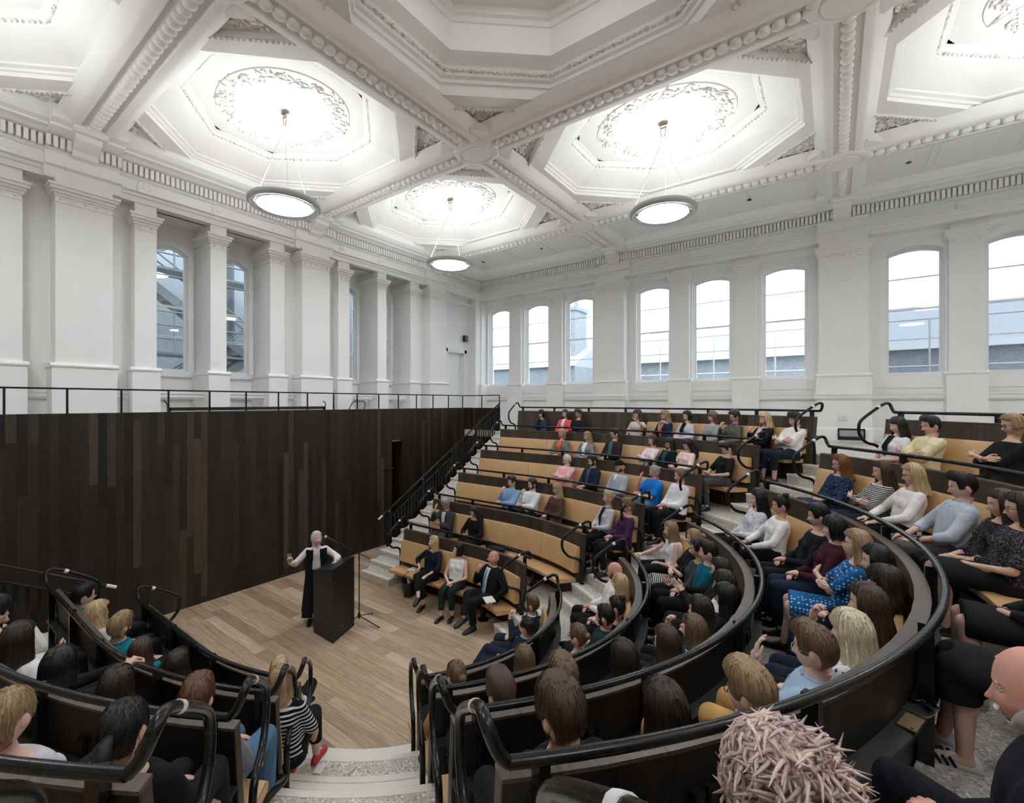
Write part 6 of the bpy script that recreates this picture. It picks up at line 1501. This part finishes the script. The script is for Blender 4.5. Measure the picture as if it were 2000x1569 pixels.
PLACE = {
'c1a': (1, -17.2, -0.37, 0.01), 'c1b': (1, -3.6, -0.37, -0.03), 'c1c': (1, 16.0, -0.34, 0.03), 'c2a': (2, -27.6, -0.34, 0.06), 'c2b': (2, -10.8, -0.37, -0.01), 'c3a': (3, -4.0, -0.37, 0.04), 'c3b': (3, 4.0, -0.34, 0.04), 'c3c': (3, 12.4, -0.37, 0.03), 'c3d': (3, 28.8, -0.34, 0.08), 'c3e': (3, 36.0, -0.37, 0.04), 'c4a': (4, 7.2, -0.37, 0.01), 'c4b': (4, 14.0, -0.37, 0.04), 'c4c': (4, 21.2, -0.37, -0.02), 'c4d': (4, 30.0, -0.37, 0.0), 'c4e': (4, 36.4, -0.37, 0.03), 'c5a': (5, 0.8, -0.37, 0.01), 'c5b': (5, 6.8, -0.37, -0.03), 'c5c': (5, 12.8, -0.37, 0.09), 'c5d': (5, 21.2, -0.37, -0.02), 'c5e': (5, 24.8, -0.37, -0.05), 'c5f': (5, 28.4, -0.37, -0.04), 'c5g': (5, 36.0, -0.37, -0.04), 'c6a': (6, -20.8, -0.37, -0.04), 'c6b': (6, -5.6, -0.37, -0.02), 'c6c': (6, 0.8, -0.37, -0.01), 'c6d': (6, 12.8, -0.37, -0.01), 'c6e': (6, 18.0, -0.37, -0.02), 'c6f': (6, 22.0, -0.37, -0.01), 'c6g': (6, 26.4, -0.37, -0.01), 'c6h': (6, 30.0, -0.37, 0.01), 'c6i': (6, 34.8, -0.37, -0.03), 'c6j': (6, 39.2, -0.37, -0.01), 'b6a': (6, 52.4, -0.37, -0.03), 'b6b': (6, 56.0, -0.37, -0.01), 'b6c': (6, 63.6, -0.34, 0.06), 'b5a': (5, 55.6, -0.37, -0.03), 'b5b': (5, 62.0, -0.37, -0.03), 'b5c': (5, 66.4, -0.37, 0.01), 'b5d': (5, 73.2, -0.37, -0.0), 'b5e': (5, 78.8, -0.37, -0.06), 'b5f': (5, 81.2, -0.37, -0.04), 'b5g': (5, 93.0, -0.44, -0.03), 'b5h': (5, 101.5, -0.42, -0.03), 'b5i': (5, 117.2, -0.43, -0.01), 'b5j': (5, 126.0, -0.43, -0.06), 'b4a': (4, 55.6, -0.37, -0.02), 'b4b': (4, 61.2, -0.37, -0.0), 'b4c': (4, 70.0, -0.34, 0.07), 'b4d': (4, 74.8, -0.34, 0.04), 'b4e': (4, 81.2, -0.31, 0.05), 'b4f': (4, 88.0, -0.28, 0.08), 'b4g': (4, 92.4, -0.25, 0.01), 'b4h': (4, 98.4, -0.31, 0.02), 'b4i': (4, 102.8, -0.31, -0.06), 'b4j': (4, 108.0, -0.34, -0.03), 'b4k': (4, 115.6, -0.28, -0.04), 'b4l': (4, 120.8, -0.31, -0.02), 'b4m': (4, 126.0, -0.34, 0.04), 'b3a': (3, 52.0, -0.37, -0.07), 'b3b': (3, 61.2, -0.34, 0.03), 'b3c': (3, 65.6, -0.37, -0.03), 'b3d': (3, 69.2, -0.34, 0.03), 'b3e': (3, 78.4, -0.31, 0.05), 'b3f': (3, 82.4, -0.28, -0.01), 'b3g': (3, 85.2, -0.25, -0.07), 'b3h': (3, 92.8, -0.37, -0.03), 'b3i': (3, 97.6, -0.31, -0.07), 'b3j': (3, 103.2, -0.34, -0.04), 'b3k': (3, 110.4, -0.34, 0.01), 'b3l': (3, 117.6, -0.34, 0.0), 'b3m': (3, 123.6, -0.34, -0.03), 'b2a': (2, 62.4, -0.31, 0.04), 'b2b': (2, 69.2, -0.28, 0.02), 'b2c': (2, 80.0, -0.28, -0.04), 'b2d': (2, 84.8, -0.34, -0.06), 'b2e': (2, 97.2, -0.34, -0.0), 'b2f': (2, 110.0, -0.37, -0.02), 'b2g': (2, 122.0, -0.37, -0.01), 'b1a': (1, 64.0, -0.37, -0.0), 'b1b': (1, 77.6, -0.34, -0.06), 'a1a': (1, 160.0, -0.37, -0.02), 'a2a': (2, 216.0, -0.34, -0.07), 'a2b': (2, 202.4, -0.31, -0.09), 'a2c': (2, 186.8, -0.34, -0.01), 'a2d': (2, 174.8, -0.31, -0.05), 'a2e': (2, 165.6, -0.34, -0.02), 'a2f': (2, 147.6, -0.37, -0.0), 'a3z': (3, 184.0, -0.34, -0.0), 'a3a': (3, 173.2, -0.37, -0.01), 'a3b': (3, 164.4, -0.34, -0.02), 'a3c': (3, 156.4, -0.34, -0.02), 'a3d': (3, 148.4, -0.34, -0.02), 'a4a': (4, 150.8, -0.37, -0.02), 'a4b': (4, 145.2, -0.4, -0.04),
}
for key, (kw, label) in SPEC.items():
    row, u, dt, dh = PLACE[key]; make_person(key, row, u, dt, dh, kw, label)
make_person('speaker', 1, 0, 0, 0, SPK, 'standing person with white hair and long black waistcoat speaking behind the lectern')
run_jobs()
for q in PEOPLE_OUT: finish_person(q)
# the speaker's waistcoat panels and phone
q = PEOPLE_OUT[-1]
m = MB(); T_ = q['T']
for sd in (-1, 1):
    P_ = []
    for z in np.linspace(.47, -.72, 16):
        row = []
        for x in np.linspace(.055 if z > .3 else .07, .175 + max(0, -z)*.1, 7):
            w = .175 + max(0, -z)*.14; dd = .128 + max(0, -z)*.12; yy = dd*max(1-(x/(w+.02))**2.6, 0)**.45
            row.append(T_((sd*x, yy + .022, z)))
        P_.append(row)
    m.grid(np.array(P_)); m.grid(np.array(P_)[::-1] - np.array((0, .02, 0)))
    Pb = [[T_((sd*x, -(.13 + max(0, -z)*.12)*max(1-(x/(.20+max(0, -z)*.14))**2.6, 0)**.45 - .01, z)) for x in np.linspace(0, .19, 7)] for z in np.linspace(.46, -.72, 12)]; m.grid(np.array(Pb))
    m.grid(np.array([[a, b] for a, b in zip([r[-1] for r in P_[::1]][2:12], [r[-1] for r in Pb][1:11])]))
fast_obj('waistcoat', [(np.vstack(m.v), m.f, 0)], [SPK['lm']], q['root'])
S_, E_, W, fd, ub, kd = q['joints'][1]; RZ = rotz(q['root'].rotation_euler[2]); c_ = np.array(q['root'].location) + RZ @ (W + unit(fd)*.09 + unit(ub)*-.03)
m = MB(); m.obox((0,0,0), (1,0,0), (0,1,0), (0,0,1), .034, .004, .07); ph = m.build('remote_phone', mat_plain('bronze_case', (.25,.19,.10), .4, .5)); ph.location = tuple(c_); ph.rotation_euler = (.25, .2, q['root'].rotation_euler[2]); tag(ph, 'slim phone in the raised hand of the speaker at the lectern', 'phone')
# ================================================================== render look
SC.view_settings.view_transform = 'Standard'; SC.view_settings.look = 'None'; SC.view_settings.gamma = 1; SC.view_settings.exposure = 2.05
SC.view_settings.use_curve_mapping = False
cy = SC.cycles
cy.max_bounces = 8; cy.diffuse_bounces = 6; cy.glossy_bounces = 3; cy.transmission_bounces = 3; cy.transparent_max_bounces = 8
cy.caustics_reflective = False; cy.caustics_refractive = False; cy.use_denoising = True; cy.sample_clamp_indirect = 6.; cy.use_adaptive_sampling = True; cy.adaptive_threshold = .06; cy.adaptive_min_samples = 16
